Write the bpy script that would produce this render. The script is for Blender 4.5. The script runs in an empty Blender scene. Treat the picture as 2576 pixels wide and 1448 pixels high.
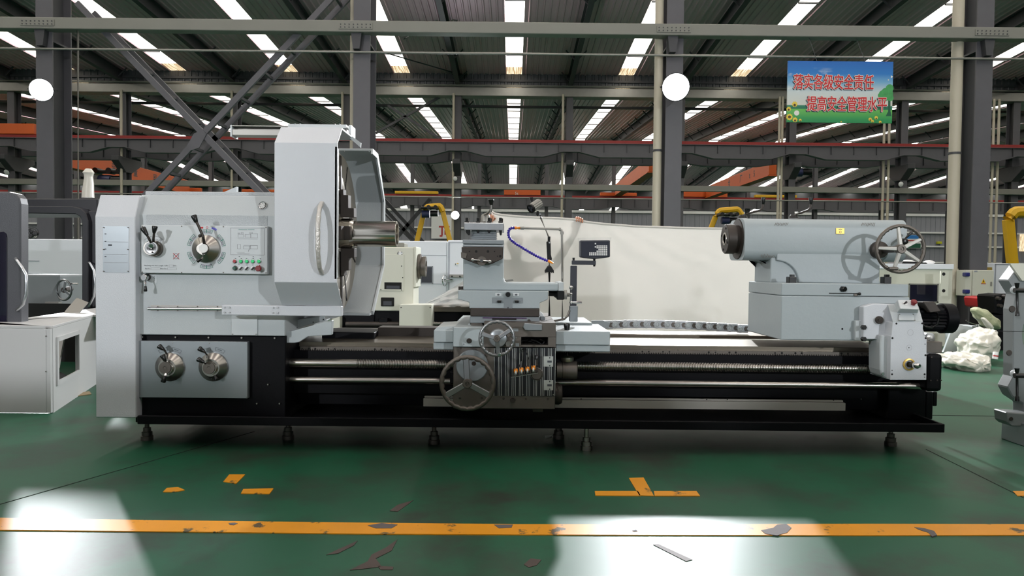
import bpy, bmesh, math, random
from mathutils import Vector, Matrix
random.seed(7)
SC = bpy.context.scene
COL = SC.collection
PI = math.pi
# ---------------------------------------------------------------- camera
F_PX, CX, CY = 1850.0, 1288.0, 724.0
CAM = Vector((0, 0, 1.06))
PITCH, ROLL = 0.0281, 0.0105
_F = Vector((0, math.cos(PITCH), -math.sin(PITCH)))
_U0 = Vector((0, math.sin(PITCH), math.cos(PITCH)))
_R = math.cos(ROLL) * Vector((1, 0, 0)) + math.sin(ROLL) * _U0
_U = -math.sin(ROLL) * Vector((1, 0, 0)) + math.cos(ROLL) * _U0
cam = bpy.data.cameras.new('camera')
cam.sensor_fit = 'HORIZONTAL'; cam.sensor_width = 36.0
cam.lens = F_PX / 2576.0 * 36.0
cam.clip_end = 400
camo = bpy.data.objects.new('camera', cam); COL.objects.link(camo)
m = Matrix((_R, _U, -_F)).transposed().to_4x4(); m.translation = CAM
camo.matrix_world = m
SC.camera = camo
# ---------------------------------------------------------------- world, exposure
wd = bpy.data.worlds.new('world'); SC.world = wd; wd.use_nodes = True
wd.node_tree.nodes['Background'].inputs[0].default_value = (0.75, 0.85, 1, 1)
wd.node_tree.nodes['Background'].inputs[1].default_value = 0.6
SC.view_settings.view_transform = 'Standard'
SC.view_settings.look = 'None'
SC.view_settings.gamma = 1.0
SC.view_settings.exposure = 0.2
cy = SC.cycles
cy.max_bounces = 5; cy.diffuse_bounces = 3; cy.glossy_bounces = 3; cy.transmission_bounces = 4; cy.transparent_max_bounces = 6
cy.caustics_reflective = False; cy.caustics_refractive = False; cy.use_adaptive_sampling = True; cy.adaptive_threshold = 0.05; cy.adaptive_min_samples = 24; cy.use_light_tree = False
SKY_E = 6.5          # brightness of the daylit roof panes
LAMP_BACK = 2200.0   # watts of the floodlights on the row beyond the lathe
LAMP_FRONT = 3200.0  # watts of the floodlights on the row behind the photographer
# ---------------------------------------------------------------- helpers
def lin(c):
    return tuple(((x / 255) / 12.92 if x / 255 <= 0.04045 else ((x / 255 + 0.055) / 1.055) ** 2.4) for x in c)
def W(px, py, Y):
    "world point that shows at pixel (px, py) and lies in the plane y = Y"
    d = _F + _R * ((px - CX) / F_PX) + _U * ((CY - py) / F_PX)
    return CAM + d * (Y / d.y)
def G(px, py, z=0.0):
    d = _F + _R * ((px - CX) / F_PX) + _U * ((CY - py) / F_PX)
    return CAM + d * ((z - CAM.z) / d.z)
MATS = {}
def mat(name, col, rough=0.5, metal=0.0, var=0.0, vscale=6.0, bump=0.0, bscale=60.0, spec=0.5, col2=None, c2lo=0.55, c2hi=0.7, c2scale=4.0, emit=0.0, coat=0.0, alpha=1.0, trans=0.0, stretch=None):
    if name in MATS: return MATS[name]
    M = bpy.data.materials.new(name); M.use_nodes = True
    nt = M.node_tree; b = nt.nodes['Principled BSDF']
    c = lin(col) + (1,)
    b.inputs['Base Color'].default_value = c
    b.inputs['Roughness'].default_value = rough
    b.inputs['Metallic'].default_value = metal
    b.inputs['Specular IOR Level'].default_value = spec
    b.inputs['Coat Weight'].default_value = coat
    b.inputs['Coat Roughness'].default_value = 0.15
    b.inputs['Alpha'].default_value = alpha
    b.inputs['Transmission Weight'].default_value = trans
    if emit:
        b.inputs['Emission Color'].default_value = c; b.inputs['Emission Strength'].default_value = emit
    tc = None
    if var or bump or col2:
        tc = nt.nodes.new('ShaderNodeTexCoord'); src = tc.outputs['Object']
        if stretch:
            mp = nt.nodes.new('ShaderNodeMapping'); mp.inputs['Scale'].default_value = stretch
            nt.links.new(src, mp.inputs[0]); src = mp.outputs[0]
    last = None
    if var:
        n = nt.nodes.new('ShaderNodeTexNoise'); n.inputs['Scale'].default_value = vscale; n.inputs['Detail'].default_value = 5
        nt.links.new(src, n.inputs[0])
        mx = nt.nodes.new('ShaderNodeMix'); mx.data_type = 'RGBA'
        mx.inputs[6].default_value = tuple(x * (1 - var) for x in c[:3]) + (1,)
        mx.inputs[7].default_value = tuple(min(1, x * (1 + var)) for x in c[:3]) + (1,)
        nt.links.new(n.outputs[0], mx.inputs[0]); last = mx.outputs[2]
    if col2:
        n = nt.nodes.new('ShaderNodeTexNoise'); n.inputs['Scale'].default_value = c2scale; n.inputs['Detail'].default_value = 8; n.inputs['Roughness'].default_value = 0.65
        nt.links.new(src, n.inputs[0])
        mr = nt.nodes.new('ShaderNodeMapRange'); mr.inputs[1].default_value = c2lo; mr.inputs[2].default_value = c2hi
        nt.links.new(n.outputs[0], mr.inputs[0])
        mx = nt.nodes.new('ShaderNodeMix'); mx.data_type = 'RGBA'
        mx.inputs[6].default_value = c; mx.inputs[7].default_value = lin(col2) + (1,)
        if last: nt.links.new(last, mx.inputs[6])
        nt.links.new(mr.outputs[0], mx.inputs[0]); last = mx.outputs[2]
    if last: nt.links.new(last, b.inputs['Base Color'])
    if bump:
        n = nt.nodes.new('ShaderNodeTexNoise'); n.inputs['Scale'].default_value = bscale; n.inputs['Detail'].default_value = 3
        nt.links.new(src, n.inputs[0])
        bp = nt.nodes.new('ShaderNodeBump'); bp.inputs['Strength'].default_value = bump; bp.inputs['Distance'].default_value = 0.01
        nt.links.new(n.outputs[0], bp.inputs['Height']); nt.links.new(bp.outputs[0], b.inputs['Normal'])
    MATS[name] = M
    return M
def glow(name, col, e):
    M = bpy.data.materials.new(name); M.use_nodes = True; nt = M.node_tree
    nt.nodes.remove(nt.nodes['Principled BSDF'])
    em = nt.nodes.new('ShaderNodeEmission'); em.inputs[0].default_value = lin(col) + (1,); em.inputs[1].default_value = e
    nt.links.new(em.outputs[0], nt.nodes['Material Output'].inputs[0]); MATS[name] = M
    return M
WO = {}
def frame_of(ax):
    ax = Vector(ax).normalized()
    t = Vector((0, 0, 1)) if abs(ax.z) < 0.9 else Vector((1, 0, 0))
    u = ax.cross(t).normalized(); v = u.cross(ax).normalized()
    return ax, u, v
class B:
    "collects shapes; build() links them as one mesh object"
    def __init__(s): s.v = []; s.f = []
    def add(s, vs, fs):
        o = len(s.v); s.v += [tuple(x) for x in vs]; s.f += [tuple(i + o for i in q) for q in fs]; return s
    def box(s, x0, x1, y0, y1, z0, z1):
        return s.add([(x0,y0,z0),(x1,y0,z0),(x1,y1,z0),(x0,y1,z0),(x0,y0,z1),(x1,y0,z1),(x1,y1,z1),(x0,y1,z1)],
                     [(0,3,2,1),(4,5,6,7),(0,1,5,4),(1,2,6,5),(2,3,7,6),(3,0,4,7)])
    def pbox(s, px0, py0, px1, py1, Y, dep):
        "box whose front face covers the pixel rectangle at depth Y"
        xm, ym = (px0 + px1) / 2, (py0 + py1) / 2
        return s.box(W(px0, ym, Y).x, W(px1, ym, Y).x, Y, Y + dep, W(xm, py1, Y).z, W(xm, py0, Y).z)
    def prism(s, poly, a, b, axis='y'):
        n = len(poly)
        f = {'y': lambda u, v, t: (u, t, v), 'x': lambda u, v, t: (t, u, v), 'z': lambda u, v, t: (u, v, t)}[axis]
        vs = [f(u, v, a) for u, v in poly] + [f(u, v, b) for u, v in poly]
        return s.add(vs, [tuple(range(n))[::-1], tuple(range(n, 2 * n))] + [(i, (i + 1) % n, n + (i + 1) % n, n + i) for i in range(n)])
    def pprism(s, poly, Y0, Y1):
        "outline read at depth Y0 and extruded back to Y1"
        pts = [W(x, y, Y0) for x, y in poly]
        return s.prism([(p.x, p.z) for p in pts], Y0, Y1, 'y')
    def loft(s, A, Bp):
        n = len(A)
        return s.add(list(A) + list(Bp), [tuple(range(n))[::-1], tuple(range(n, 2 * n))] + [(i, (i + 1) % n, n + (i + 1) % n, n + i) for i in range(n)])
    def cyl(s, p0, p1, r0, r1=None, n=16):
        r1 = r0 if r1 is None else r1
        p0, p1 = Vector(p0), Vector(p1); ax, u, v = frame_of(p1 - p0)
        vs = [p + (u * math.cos(2*PI*i/n) + v * math.sin(2*PI*i/n)) * r for p, r in ((p0, r0), (p1, r1)) for i in range(n)]
        return s.add(vs, [tuple(range(n))[::-1], tuple(range(n, 2*n))] + [(i, (i+1) % n, n + (i+1) % n, n + i) for i in range(n)])
    def rev(s, p, ax, prof, n=24):
        "surface of revolution: prof is a list of (distance along axis, radius)"
        p = Vector(p); ax, u, v = frame_of(ax); vs = []
        for t, r in prof:
            for i in range(n):
                a = 2*PI*i/n; vs.append(p + ax*t + (u*math.cos(a) + v*math.sin(a)) * max(r, 1e-5))
        k = len(prof); fs = [(j*n+i, j*n+(i+1) % n, (j+1)*n+(i+1) % n, (j+1)*n+i) for j in range(k-1) for i in range(n)]
        if prof[0] != prof[-1]: fs += [tuple(range(n))[::-1], tuple(range((k-1)*n, k*n))]
        return s.add(vs, fs)
    def torus(s, c, ax, R, r, n=40, m=10, wave=0.0, waves=0):
        c = Vector(c); ax, u, v = frame_of(ax); vs = []
        for i in range(n):
            a = 2*PI*i/n; e = u*math.cos(a) + v*math.sin(a)
            for j in range(m):
                q = 2*PI*j/m; cr = math.cos(q)*r
                if wave and cr < 0: cr += wave * math.cos(a*waves)
                vs.append(c + e*(R + cr) + ax*math.sin(q)*r)
        return s.add(vs, [(i*m+j, ((i+1) % n)*m+j, ((i+1) % n)*m+(j+1) % m, i*m+(j+1) % m) for i in range(n) for j in range(m)])
    def tube(s, pts, r, n=8, radii=None):
        pts = [Vector(p) for p in pts]; k = len(pts); vs = []; up = None
        for i, p in enumerate(pts):
            t = (pts[min(i+1, k-1)] - pts[max(i-1, 0)]).normalized()
            if up is None: _, u, v = frame_of(t)
            else:
                u = (up - t * up.dot(t)).normalized(); v = t.cross(u)
            up = u; rr = radii[i] if radii else r
            vs += [p + (u*math.cos(2*PI*j/n) + v*math.sin(2*PI*j/n))*rr for j in range(n)]
        fs = [(i*n+j, i*n+(j+1) % n, (i+1)*n+(j+1) % n, (i+1)*n+j) for i in range(k-1) for j in range(n)]
        return s.add(vs, fs + [tuple(range(n))[::-1], tuple(range((k-1)*n, k*n))])
    def ball(s, c, r, n=12, sc=(1, 1, 1)):
        c = Vector(c); vs = []; m = n // 2
        for j in range(1, m):
            t = PI*j/m
            vs += [c + Vector((math.sin(t)*math.cos(2*PI*i/n)*sc[0], math.sin(t)*math.sin(2*PI*i/n)*sc[1], math.cos(t)*sc[2]))*r for i in range(n)]
        k = len(vs); vs += [c + Vector((0, 0, r*sc[2])), c - Vector((0, 0, r*sc[2]))]
        fs = [(j*n+i, j*n+(i+1) % n, (j+1)*n+(i+1) % n, (j+1)*n+i) for j in range(m-2) for i in range(n)]
        fs += [(k, i, (i+1) % n) for i in range(n)] + [(k+1, (m-2)*n+(i+1) % n, (m-2)*n+i) for i in range(n)]
        return s.add(vs, fs)
    def bar(s, p0, p1, w, h, up=(0, 0, 1)):
        "rectangular bar from p0 to p1; w across, h along 'up'"
        p0, p1 = Vector(p0), Vector(p1); t = (p1 - p0).normalized(); u = t.cross(Vector(up)).normalized(); v = u.cross(t)
        A = [p + u*a*w/2 + v*b*h/2 for p in (p0, p1) for a, b in ((-1, -1), (1, -1), (1, 1), (-1, 1))]
        return s.add(A, [(3, 2, 1, 0), (4, 5, 6, 7)] + [(i, (i+1) % 4, 4+(i+1) % 4, 4+i) for i in range(4)])
    def build(s, name, m, parent=None, bevel=0.0, seg=1, smooth=True, angle=0.7, fixn=True):
        me = bpy.data.meshes.new(name)
        vs = [Vector(x) for x in s.v]
        lo = Vector((min(x.x for x in vs), min(x.y for x in vs), min(x.z for x in vs)))
        hi = Vector((max(x.x for x in vs), max(x.y for x in vs), max(x.z for x in vs)))
        o0 = Vector(((lo.x + hi.x)/2, (lo.y + hi.y)/2, lo.z))
        me.from_pydata([x - o0 for x in vs], [], s.f)
        if fixn:
            bm = bmesh.new(); bm.from_mesh(me); bmesh.ops.recalc_face_normals(bm, faces=bm.faces); bm.to_mesh(me); bm.free()
        if smooth:
            me.polygons.foreach_set('use_smooth', [True]*len(me.polygons)); me.set_sharp_from_angle(angle=angle)
        if m: me.materials.append(m if not isinstance(m, str) else MATS[m])
        o = bpy.data.objects.new(name, me); COL.objects.link(o)
        WO[o.name] = o0
        if parent:
            o.parent = parent; o.location = o0 - WO[parent.name]
        else: o.location = o0
        if bevel:
            bv = o.modifiers.new('bevel', 'BEVEL'); bv.width = bevel; bv.segments = seg; bv.limit_method = 'ANGLE'; bv.angle_limit = 0.6
        return o
def tag(o, label=None, cat=None, group=None, kind=None):
    if label: o['label'] = label
    if cat: o['category'] = cat
    if group: o['group'] = group
    if kind: o['kind'] = kind
    return o
def thing(name, loc, label, cat, group=None):
    o = bpy.data.objects.new(name, None); COL.objects.link(o); o.location = loc; o.empty_display_size = 0.2
    WO[o.name] = Vector(loc)
    return tag(o, label, cat, group)
def dup(o, delta, label=None, parent=None, group=None):
    c = o.copy(); COL.objects.link(c)
    if parent is None:
        WO[c.name] = WO[o.name] + Vector(delta); c.location = o.location + Vector(delta)
        if label: c['label'] = label
        if group: c['group'] = group
    else: c.parent = parent; WO[c.name] = WO[o.name] + Vector(delta)
    for ch in list(o.children): dup(ch, delta, None, c)
    return c
TXT = {}
def text_mesh(body, size, offset=0.0, extrude=0.0, xs=1.0):
    "a flat lettering mesh in the XZ plane, centred; returns a B with its faces"
    cu = bpy.data.curves.new('t', 'FONT'); cu.body = body; cu.size = size; cu.offset = offset; cu.extrude = extrude
    cu.align_x = 'CENTER'; cu.align_y = 'CENTER'; cu.resolution_u = 2
    ob = bpy.data.objects.new('t', cu); COL.objects.link(ob)
    dg = bpy.context.evaluated_depsgraph_get(); me = bpy.data.meshes.new_from_object(ob.evaluated_get(dg))
    b = B(); b.add([(v.co.x*xs, -v.co.z, v.co.y) for v in me.vertices], [tuple(p.vertices) for p in me.polygons])
    bpy.data.objects.remove(ob); bpy.data.curves.remove(cu); bpy.data.meshes.remove(me)
    return b
def place_text(body, px, py, Y, hpx, name, m, parent, offset=0.0, extrude=0.0006, xs=1.0, wpx=None):
    b = text_mesh(body, 1.0, offset, 0.0, 1.0)
    if not b.v: return None
    x0 = min(v[0] for v in b.v); x1 = max(v[0] for v in b.v); z0 = min(v[2] for v in b.v); z1 = max(v[2] for v in b.v)
    sz = hpx*Y/F_PX/(z1-z0); sx = sz*xs if wpx is None else wpx*Y/F_PX/(x1-x0)
    c = W(px, py, Y)
    b.v = [(c.x + (v[0]-(x0+x1)/2)*sx, Y - extrude, c.z + (v[2]-(z0+z1)/2)*sz) for v in b.v]
    return b.build(name, m, parent, smooth=False, fixn=False)
# ================================================================ materials
mat('floor_green', (29, 84, 60), 0.42, var=0.35, vscale=1.6, col2=(46, 52, 44), c2lo=0.46, c2hi=0.68, c2scale=1.7, bump=0.03, bscale=9, spec=0.35)
mat('steel_paint', (92, 91, 96), 0.5, var=0.08)
mat('steel_dark', (70, 70, 74), 0.55, var=0.1)
mat('beam_grey', (134, 133, 126), 0.5, var=0.08, vscale=2)
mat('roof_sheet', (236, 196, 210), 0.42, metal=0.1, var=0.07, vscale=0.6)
mat('galv', (150, 148, 142), 0.4, metal=0.4, var=0.15, vscale=3)
mat('rail_red', (150, 38, 36), 0.5)
mat('pvc', (196, 188, 170), 0.45, var=0.06, vscale=2)
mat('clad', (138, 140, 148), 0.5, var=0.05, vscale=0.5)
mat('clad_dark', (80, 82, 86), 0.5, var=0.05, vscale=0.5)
mat('white_girt', (225, 226, 226), 0.5)
mat('crane_orange', (214, 96, 34), 0.5, var=0.12, vscale=0.7)
mat('crane_yellow', (226, 176, 30), 0.45, var=0.06)
mat('black', (16, 16, 19), 0.45, var=0.1)
mat('tie_yellow', (222, 148, 18), 0.4, col2=(84, 70, 44), c2lo=0.60, c2hi=0.64, c2scale=9, var=0.1)
glow('daylight', (255, 250, 238), SKY_E)
glow('daylight_dirty', (235, 205, 150), SKY_E*0.22)
_nt = MATS['daylight_dirty'].node_tree; _em = _nt.nodes['Emission']; _tc = _nt.nodes.new('ShaderNodeTexCoord'); _mp = _nt.nodes.new('ShaderNodeMapping'); _mp.inputs['Scale'].default_value = (14, .5, 1)
_nz = _nt.nodes.new('ShaderNodeTexNoise'); _nz.inputs['Scale'].default_value = 1.5; _rp = _nt.nodes.new('ShaderNodeValToRGB'); _rp.color_ramp.elements[0].position = .38; _rp.color_ramp.elements[1].position = .68
_rp.color_ramp.elements[0].color = lin((150, 118, 80)) + (1,); _rp.color_ramp.elements[1].color = lin((255, 240, 205)) + (1,)
for _a, _b in ((_tc.outputs['Object'], _mp.inputs[0]), (_mp.outputs[0], _nz.inputs[0]), (_nz.outputs[0], _rp.inputs[0]), (_rp.outputs[0], _em.inputs[0])): _nt.links.new(_a, _b)
glow('lamp_face', (250, 252, 255), 40.0)
# ================================================================ floor
fl = B().box(-72, 72, -37, 112, -0.2, 0.0).build('floor', 'floor_green', smooth=False); tag(fl, kind='structure')
mat('joint', (14, 22, 18), 0.8)
def ground_strip(b, p, q, w, z0=-0.02, z1=0.0015):
    b.bar((p.x, p.y, (z0+z1)/2), (q.x, q.y, (z0+z1)/2), w, z1-z0)
def gpoly(b, pts, z=0.004):
    b.prism([(G(x, y).x, G(x, y).y) for x, y in pts], -0.01, z, 'z')
for p, q, w in (((640, 1085), (0, 1268), .006), ((2330, 1130), (2576, 1252), .005), ((2330, 1044), (2576, 1047), .012)):
    b = B(); ground_strip(b, G(*p), G(*q), w); b.build('floor_joint', 'joint', fl, smooth=False)
b = B()
st = [(-40, 1303), (400, 1310), (900, 1316), (1300, 1320), (1700, 1320), (2200, 1319), (2620, 1320)]
sb = [(2620, 1347), (2200, 1348), (1700, 1347), (1300, 1346), (900, 1344), (400, 1338), (-40, 1334)]
gpoly(b, st + sb)
s = b.build('floor_stripe', 'tie_yellow', smooth=False); tag(s, 'long worn yellow painted line across the green floor in front of the lathe', 'floor marking')
mat('chip', (92, 86, 88), 0.7, var=0.15, vscale=20)
for pts in ([(1915, 1336), (1945, 1330), (1955, 1322), (1978, 1320), (1991, 1330), (1980, 1342), (1955, 1349), (1925, 1345)],
            [(925, 1324), (960, 1318), (1000, 1322), (985, 1331), (945, 1331)], [(1243, 1322), (1290, 1322), (1287, 1329), (1255, 1331)],
            [(575, 1318), (590, 1317), (598, 1319), (588, 1323), (578, 1322)], [(2300, 1328), (2325, 1331), (2350, 1338), (2357, 1348), (2345, 1352), (2335, 1342), (2310, 1334)],
            [(1590, 1337), (1600, 1335), (1604, 1338), (1596, 1340)]):
    b = B(); gpoly(b, pts, 0.0055); b.build('paint_chip', 'chip', s, smooth=False)
mat('bare_brown', (70, 58, 54), 0.6, var=0.2, vscale=12)
for pts in ([(880, 1434), (925, 1412), (935, 1395), (970, 1378), (1000, 1357), (985, 1385), (945, 1405), (960, 1425), (905, 1432)],
            [(950, 1424), (990, 1426), (988, 1433), (958, 1433)], [(820, 1396), (860, 1378), (900, 1360), (890, 1372), (850, 1392)],
            [(1318, 1420), (1335, 1405), (1362, 1408), (1350, 1422), (1330, 1427)], [(980, 1285), (1000, 1270), (1040, 1258), (1030, 1266), (1000, 1287)],
            [(1643, 1370), (1655, 1368), (1742, 1408), (1726, 1412)]):
    b = B(); gpoly(b, pts, 0.002); tag(b.build('floor_scuff', 'bare_brown', fl, smooth=False))
marks = [('tee', [[(1582, 1203), (1619, 1202), (1645, 1248), (1608, 1247)], [(1496, 1236), (1605, 1236), (1612, 1248), (1498, 1247)], [(1645, 1236), (1752, 1236), (1761, 1248), (1647, 1248)]],
          'worn yellow T-shaped marking on the green floor before the carriage'),
         ('dash', [[(577, 1194), (617, 1194), (594, 1217), (562, 1212)]], 'slanted yellow floor dash, upper one of the marks before the headstock'),
         ('dash', [[(612, 1231), (688, 1229), (678, 1243), (606, 1242)]], 'yellow floor dash, right one of the marks before the headstock'),
         ('dash', [[(420, 1228), (448, 1226), (465, 1233), (440, 1238), (410, 1238)]], 'faint worn yellow dash, left one of the marks before the headstock'),
         ('dash', [[(2548, 1236), (2620, 1236), (2620, 1247), (2560, 1248)]], 'yellow floor dash at the right picture edge')]
for nm, polys, lb in marks:
    b = B()
    for q in polys: gpoly(b, q, 0.0035)
    tag(b.build('floor_mark', 'tie_yellow', smooth=False), lb, 'floor marking')
# ================================================================ roof
D0, D1, D2, D3, D4 = -11.2, 14.4, 40.0, 66.0, 92.0
SL = 0.065
def roof_z(y):
    if y < D1: return 13.06 - SL*(D1 - y)
    if y < D2: return 13.06 - SL*(y - D1)
    if y < D3: return 10.95 + SL*(y - D2)
    return 10.95 + SL*(D3 - D2) - SL*(y - D3)
SKW = 0.41
ceil = B().box(-72, 72, -37, 112, 14.2, 14.4).build('ceiling', 'clad_dark', smooth=False); tag(ceil, kind='structure')
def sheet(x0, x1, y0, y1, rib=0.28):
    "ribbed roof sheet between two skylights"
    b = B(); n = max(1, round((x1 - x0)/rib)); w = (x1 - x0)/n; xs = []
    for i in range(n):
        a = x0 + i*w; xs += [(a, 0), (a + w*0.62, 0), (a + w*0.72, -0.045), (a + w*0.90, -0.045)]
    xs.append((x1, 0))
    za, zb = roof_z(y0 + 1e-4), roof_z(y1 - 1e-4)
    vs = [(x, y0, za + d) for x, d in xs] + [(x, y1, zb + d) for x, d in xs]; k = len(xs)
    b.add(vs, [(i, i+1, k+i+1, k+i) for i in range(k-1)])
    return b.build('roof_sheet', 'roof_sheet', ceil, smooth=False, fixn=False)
def rafter(x, y0, y1, w=0.24, h=0.55, step=3.2):
    z0, z1 = roof_z(y0 + 1e-4), roof_z(y1 - 1e-4); b = B()
    for dz, ww, hh in ((-0.1, w, 0.03), (-0.1-h, w, 0.03)): b.bar((x, y0, z0 + dz), (x, y1, z1 + dz), ww, hh)
    b.bar((x, y0, z0 - 0.1 - h/2), (x, y1, z1 - 0.1 - h/2), 0.03, h)
    r = b.build('rafter', 'steel_dark', ceil, smooth=False)
    n = int((y1 - y0)/step)
    if n > 1 and y1 > 20:
        b = B()
        for i in range(n):
            y = y0 + (i + .75)*step; z = z0 + (z1 - z0)*(y - y0)/(y1 - y0)
            for sg in (-1, 1): b.bar((x + sg*0.06, y, z - 0.1 - h*0.75), (x + sg*0.5, y, z - 0.06), 0.06, 0.06, (0, 1, 0))
        b.build('fly_brace', 'steel_dark', r, smooth=False)
wn = 0
def skylight(x, y0, y1, step, dirty):
    global wn
    wn += 1; w = B(); n = max(1, round(abs(y1 - y0)/step)); d = (y1 - y0)/n
    for i in range(n + 1):
        y = y0 + d*i; y = min(max(y, y0 + .03), y1 - .03); z = roof_z(y); w.box(x - SKW, x + SKW, y - .045, y + .045, z - .07, z + .02)
    f = w.build('window_%d' % wn, 'steel_dark', smooth=False); tag(f, kind='structure')
    for i in range(n):
        a, c = y0 + d*i + .03, y0 + d*(i+1) - .03
        sub = [(a, c, 'daylight')]
        if dirty == 'far' and i == n - 1: sub = [(a, c - 1.3, 'daylight'), (c - 1.3, c, 'daylight_dirty')]
        if dirty == 'near' and i == 0: sub = [(a, a + 2.2, 'daylight_dirty'), (a + 2.2, c, 'daylight')]
        for a2, c2, mm in sub:
            za, zc = roof_z(a2 + 1e-4), roof_z(c2 - 1e-4)
            B().add([(x - SKW, a2, za), (x + SKW, a2, za), (x + SKW, c2, zc), (x - SKW, c2, zc)], [(0, 3, 2, 1)]).build('pane', mm, f, smooth=False, fixn=False)
for y0, y1, kk, step, dirty in ((D0, D1, 5, 30, None), (D1, D2, 6, 3.2, 'far'), (D2, D3, 11, 3.25, 'near'), (D3, D4, 11, 6.5, None)):
    for k in range(-kk, kk + 1): skylight(6*k, y0 + .05, y1 - .05, step, dirty)
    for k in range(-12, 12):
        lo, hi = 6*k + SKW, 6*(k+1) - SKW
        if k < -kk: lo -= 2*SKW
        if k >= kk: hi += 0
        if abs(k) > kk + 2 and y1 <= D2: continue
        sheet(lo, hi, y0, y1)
        rafter(6*k + 3, y0, y1)
# eave band over the middle column row: ribbed fascia, gutter, channels
b = B(); n = 300
xs = [(-54 + 0.36*i + o, d) for i in range(n) for o, d in ((0, 0), (.2, 0), (.24, -.04), (.32, -.04))]
b.add([(x, D2 - .25 + d, 11.62) for x, d in xs] + [(x, D2 - .25 + d, 10.75) for x, d in xs], [(i, i+1, len(xs)+i+1, len(xs)+i) for i in range(len(xs)-1)])
t1 = b.build('trim_1', 'clad_dark', smooth=False, fixn=False); tag(t1, kind='structure')
B().box(-54, 54, D2-.36, D2-.28, 10.98, 11.10).build('channel', 'steel_dark', t1, smooth=False)
B().box(-54, 54, D2-.36, D2-.28, 10.70, 10.78).build('channel', 'galv', t1, smooth=False)
t2 = B().box(-54, 54, D2-.42, D2+.3, 10.20, 10.66).build('trim_2', 'galv', smooth=False, bevel=.02); tag(t2, kind='structure')
B().cyl((-54, D2-.5, 10.74), (54, D2-.5, 10.74), .035, n=8).build('gutter_pipe', 'galv', t2)
# ================================================================ walls
def ribbed_wall(name, y, z0, z1, m, x0=-72, x1=72, rib=.6):
    b = B(); n = int((x1-x0)/rib)
    xs = [(x0 + rib*i + o, d) for i in range(n) for o, d in ((0, 0), (rib*.8, 0), (rib*.86, -.06), (rib*.94, -.06))]
    b.add([(x, y + d, z0) for x, d in xs] + [(x, y + d, z1) for x, d in xs], [(i, i+1, len(xs)+i+1, len(xs)+i) for i in range(len(xs)-1)])
    return b
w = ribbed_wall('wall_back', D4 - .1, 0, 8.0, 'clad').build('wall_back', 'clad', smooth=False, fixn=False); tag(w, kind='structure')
B().box(-72, 72, D4-.02, D4+.2, 0, 8.1).build('backing', 'clad', w, smooth=False)
B().box(-72, 72, D4-.3, D4, 7.95, 8.25).build('cap_flashing', 'white_girt', w, smooth=False)
for z in (2.2, 4.2, 5.9): B().box(-72, 72, D4-.42, D4-.2, z-.1, z+.1).build('girt', 'white_girt', w, smooth=False)
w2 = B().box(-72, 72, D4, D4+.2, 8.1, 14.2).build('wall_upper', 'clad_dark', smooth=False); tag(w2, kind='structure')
for nm, a in (('wall_left', (-72.3, -72, -37, 112)), ('wall_right', (72, 72.3, -37, 112)), ('wall_behind', (-72, 72, -37.3, -37))):
    tag(B().box(a[0], a[1], a[2], a[3], 0, 14.2).build(nm, 'clad', smooth=False), kind='structure')
for q in ([(1003, 512), (1021, 512), (1026, 526), (1010, 526)], [(1187, 514), (1192, 514), (1192, 526), (1188, 526)], [(1373, 516), (1378, 516), (1376, 527), (1372, 527)], [(1463, 516), (1475, 516), (1467, 531), (1455, 531)], [(1541, 518), (1562, 518), (1545, 532), (1530, 532)], [(1905, 521), (1930, 521), (1905, 533), (1885, 533)], [(2000, 522), (2030, 522), (2000, 536), (1975, 536)]):
    wn += 1; tag(B().pprism(q, D4-.06, D4-.01).build('window_%d' % wn, 'daylight', smooth=False), kind='structure')
# pale board with a red company mark high on the back wall
pb = B().pbox(1085, 540, 1150, 600, D4-.5, .1).build('wall_board', 'white_girt', bevel=.01); tag(pb, 'pale board with a red letter mark on the far wall behind the yellow crane', 'sign')
mat('mark_red', (178, 60, 60), .6)
b = B()
for q in ((1104, 568, 1131, 572), (1110, 572, 1114, 592), (1106, 591, 1113, 595), (1118, 579, 1122, 590), (1122, 579, 1132, 582), (1122, 587, 1132, 590), (1129, 579, 1133, 590)):
    b.pbox(q[0], q[1], q[2], q[3], D4-.52, .01)
b.build('letter_mark', 'mark_red', pb, smooth=False)
# ================================================================ steel columns
ORD = ['first', 'second', 'third', 'fourth', 'fifth', 'sixth', 'seventh', 'eighth', 'ninth', 'tenth', 'eleventh', 'twelfth', 'thirteenth', 'fourteenth']
def hcol(name, x, y, z1, label, group, w=.32, d=.62, corbel=0):
    t = thing(name, (x, y, 0), label, 'column', group)
    B().box(x-w/2, x+w/2, y-d/2, y-d/2+.03, 0, z1).build('flange', 'steel_paint', t, smooth=False)
    B().box(x-w/2, x+w/2, y+d/2-.03, y+d/2, 0, z1).build('flange', 'steel_paint', t, smooth=False)
    B().box(x-.015, x+.015, y-d/2+.03, y+d/2-.03, 0, z1).build('web', 'steel_dark', t, smooth=False)
    for z in (.02, 5.3, 7.2):
        B().box(x-w*.8 if z < 1 else x-w/2, x+w*.8 if z < 1 else x+w/2, y-d*.7 if z < 1 else y-d/2+.031, y+d*.7 if z < 1 else y+d/2-.031, z-.018, z+.018).build('base_plate' if z < 1 else 'stiffener', 'steel_dark', t, smooth=False)
    if corbel:
        z = corbel; B().prism([(y-1.1, z), (y+1.4, z), (y+1.4, z-.25), (y+d/2, z-.8), (y-d/2, z-.8), (y-1.1, z-.25)], x-.2, x+.2, 'x').build('corbel', 'steel_dark', t, smooth=False, bevel=.02)
    return t
YC1 = 14.5
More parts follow.
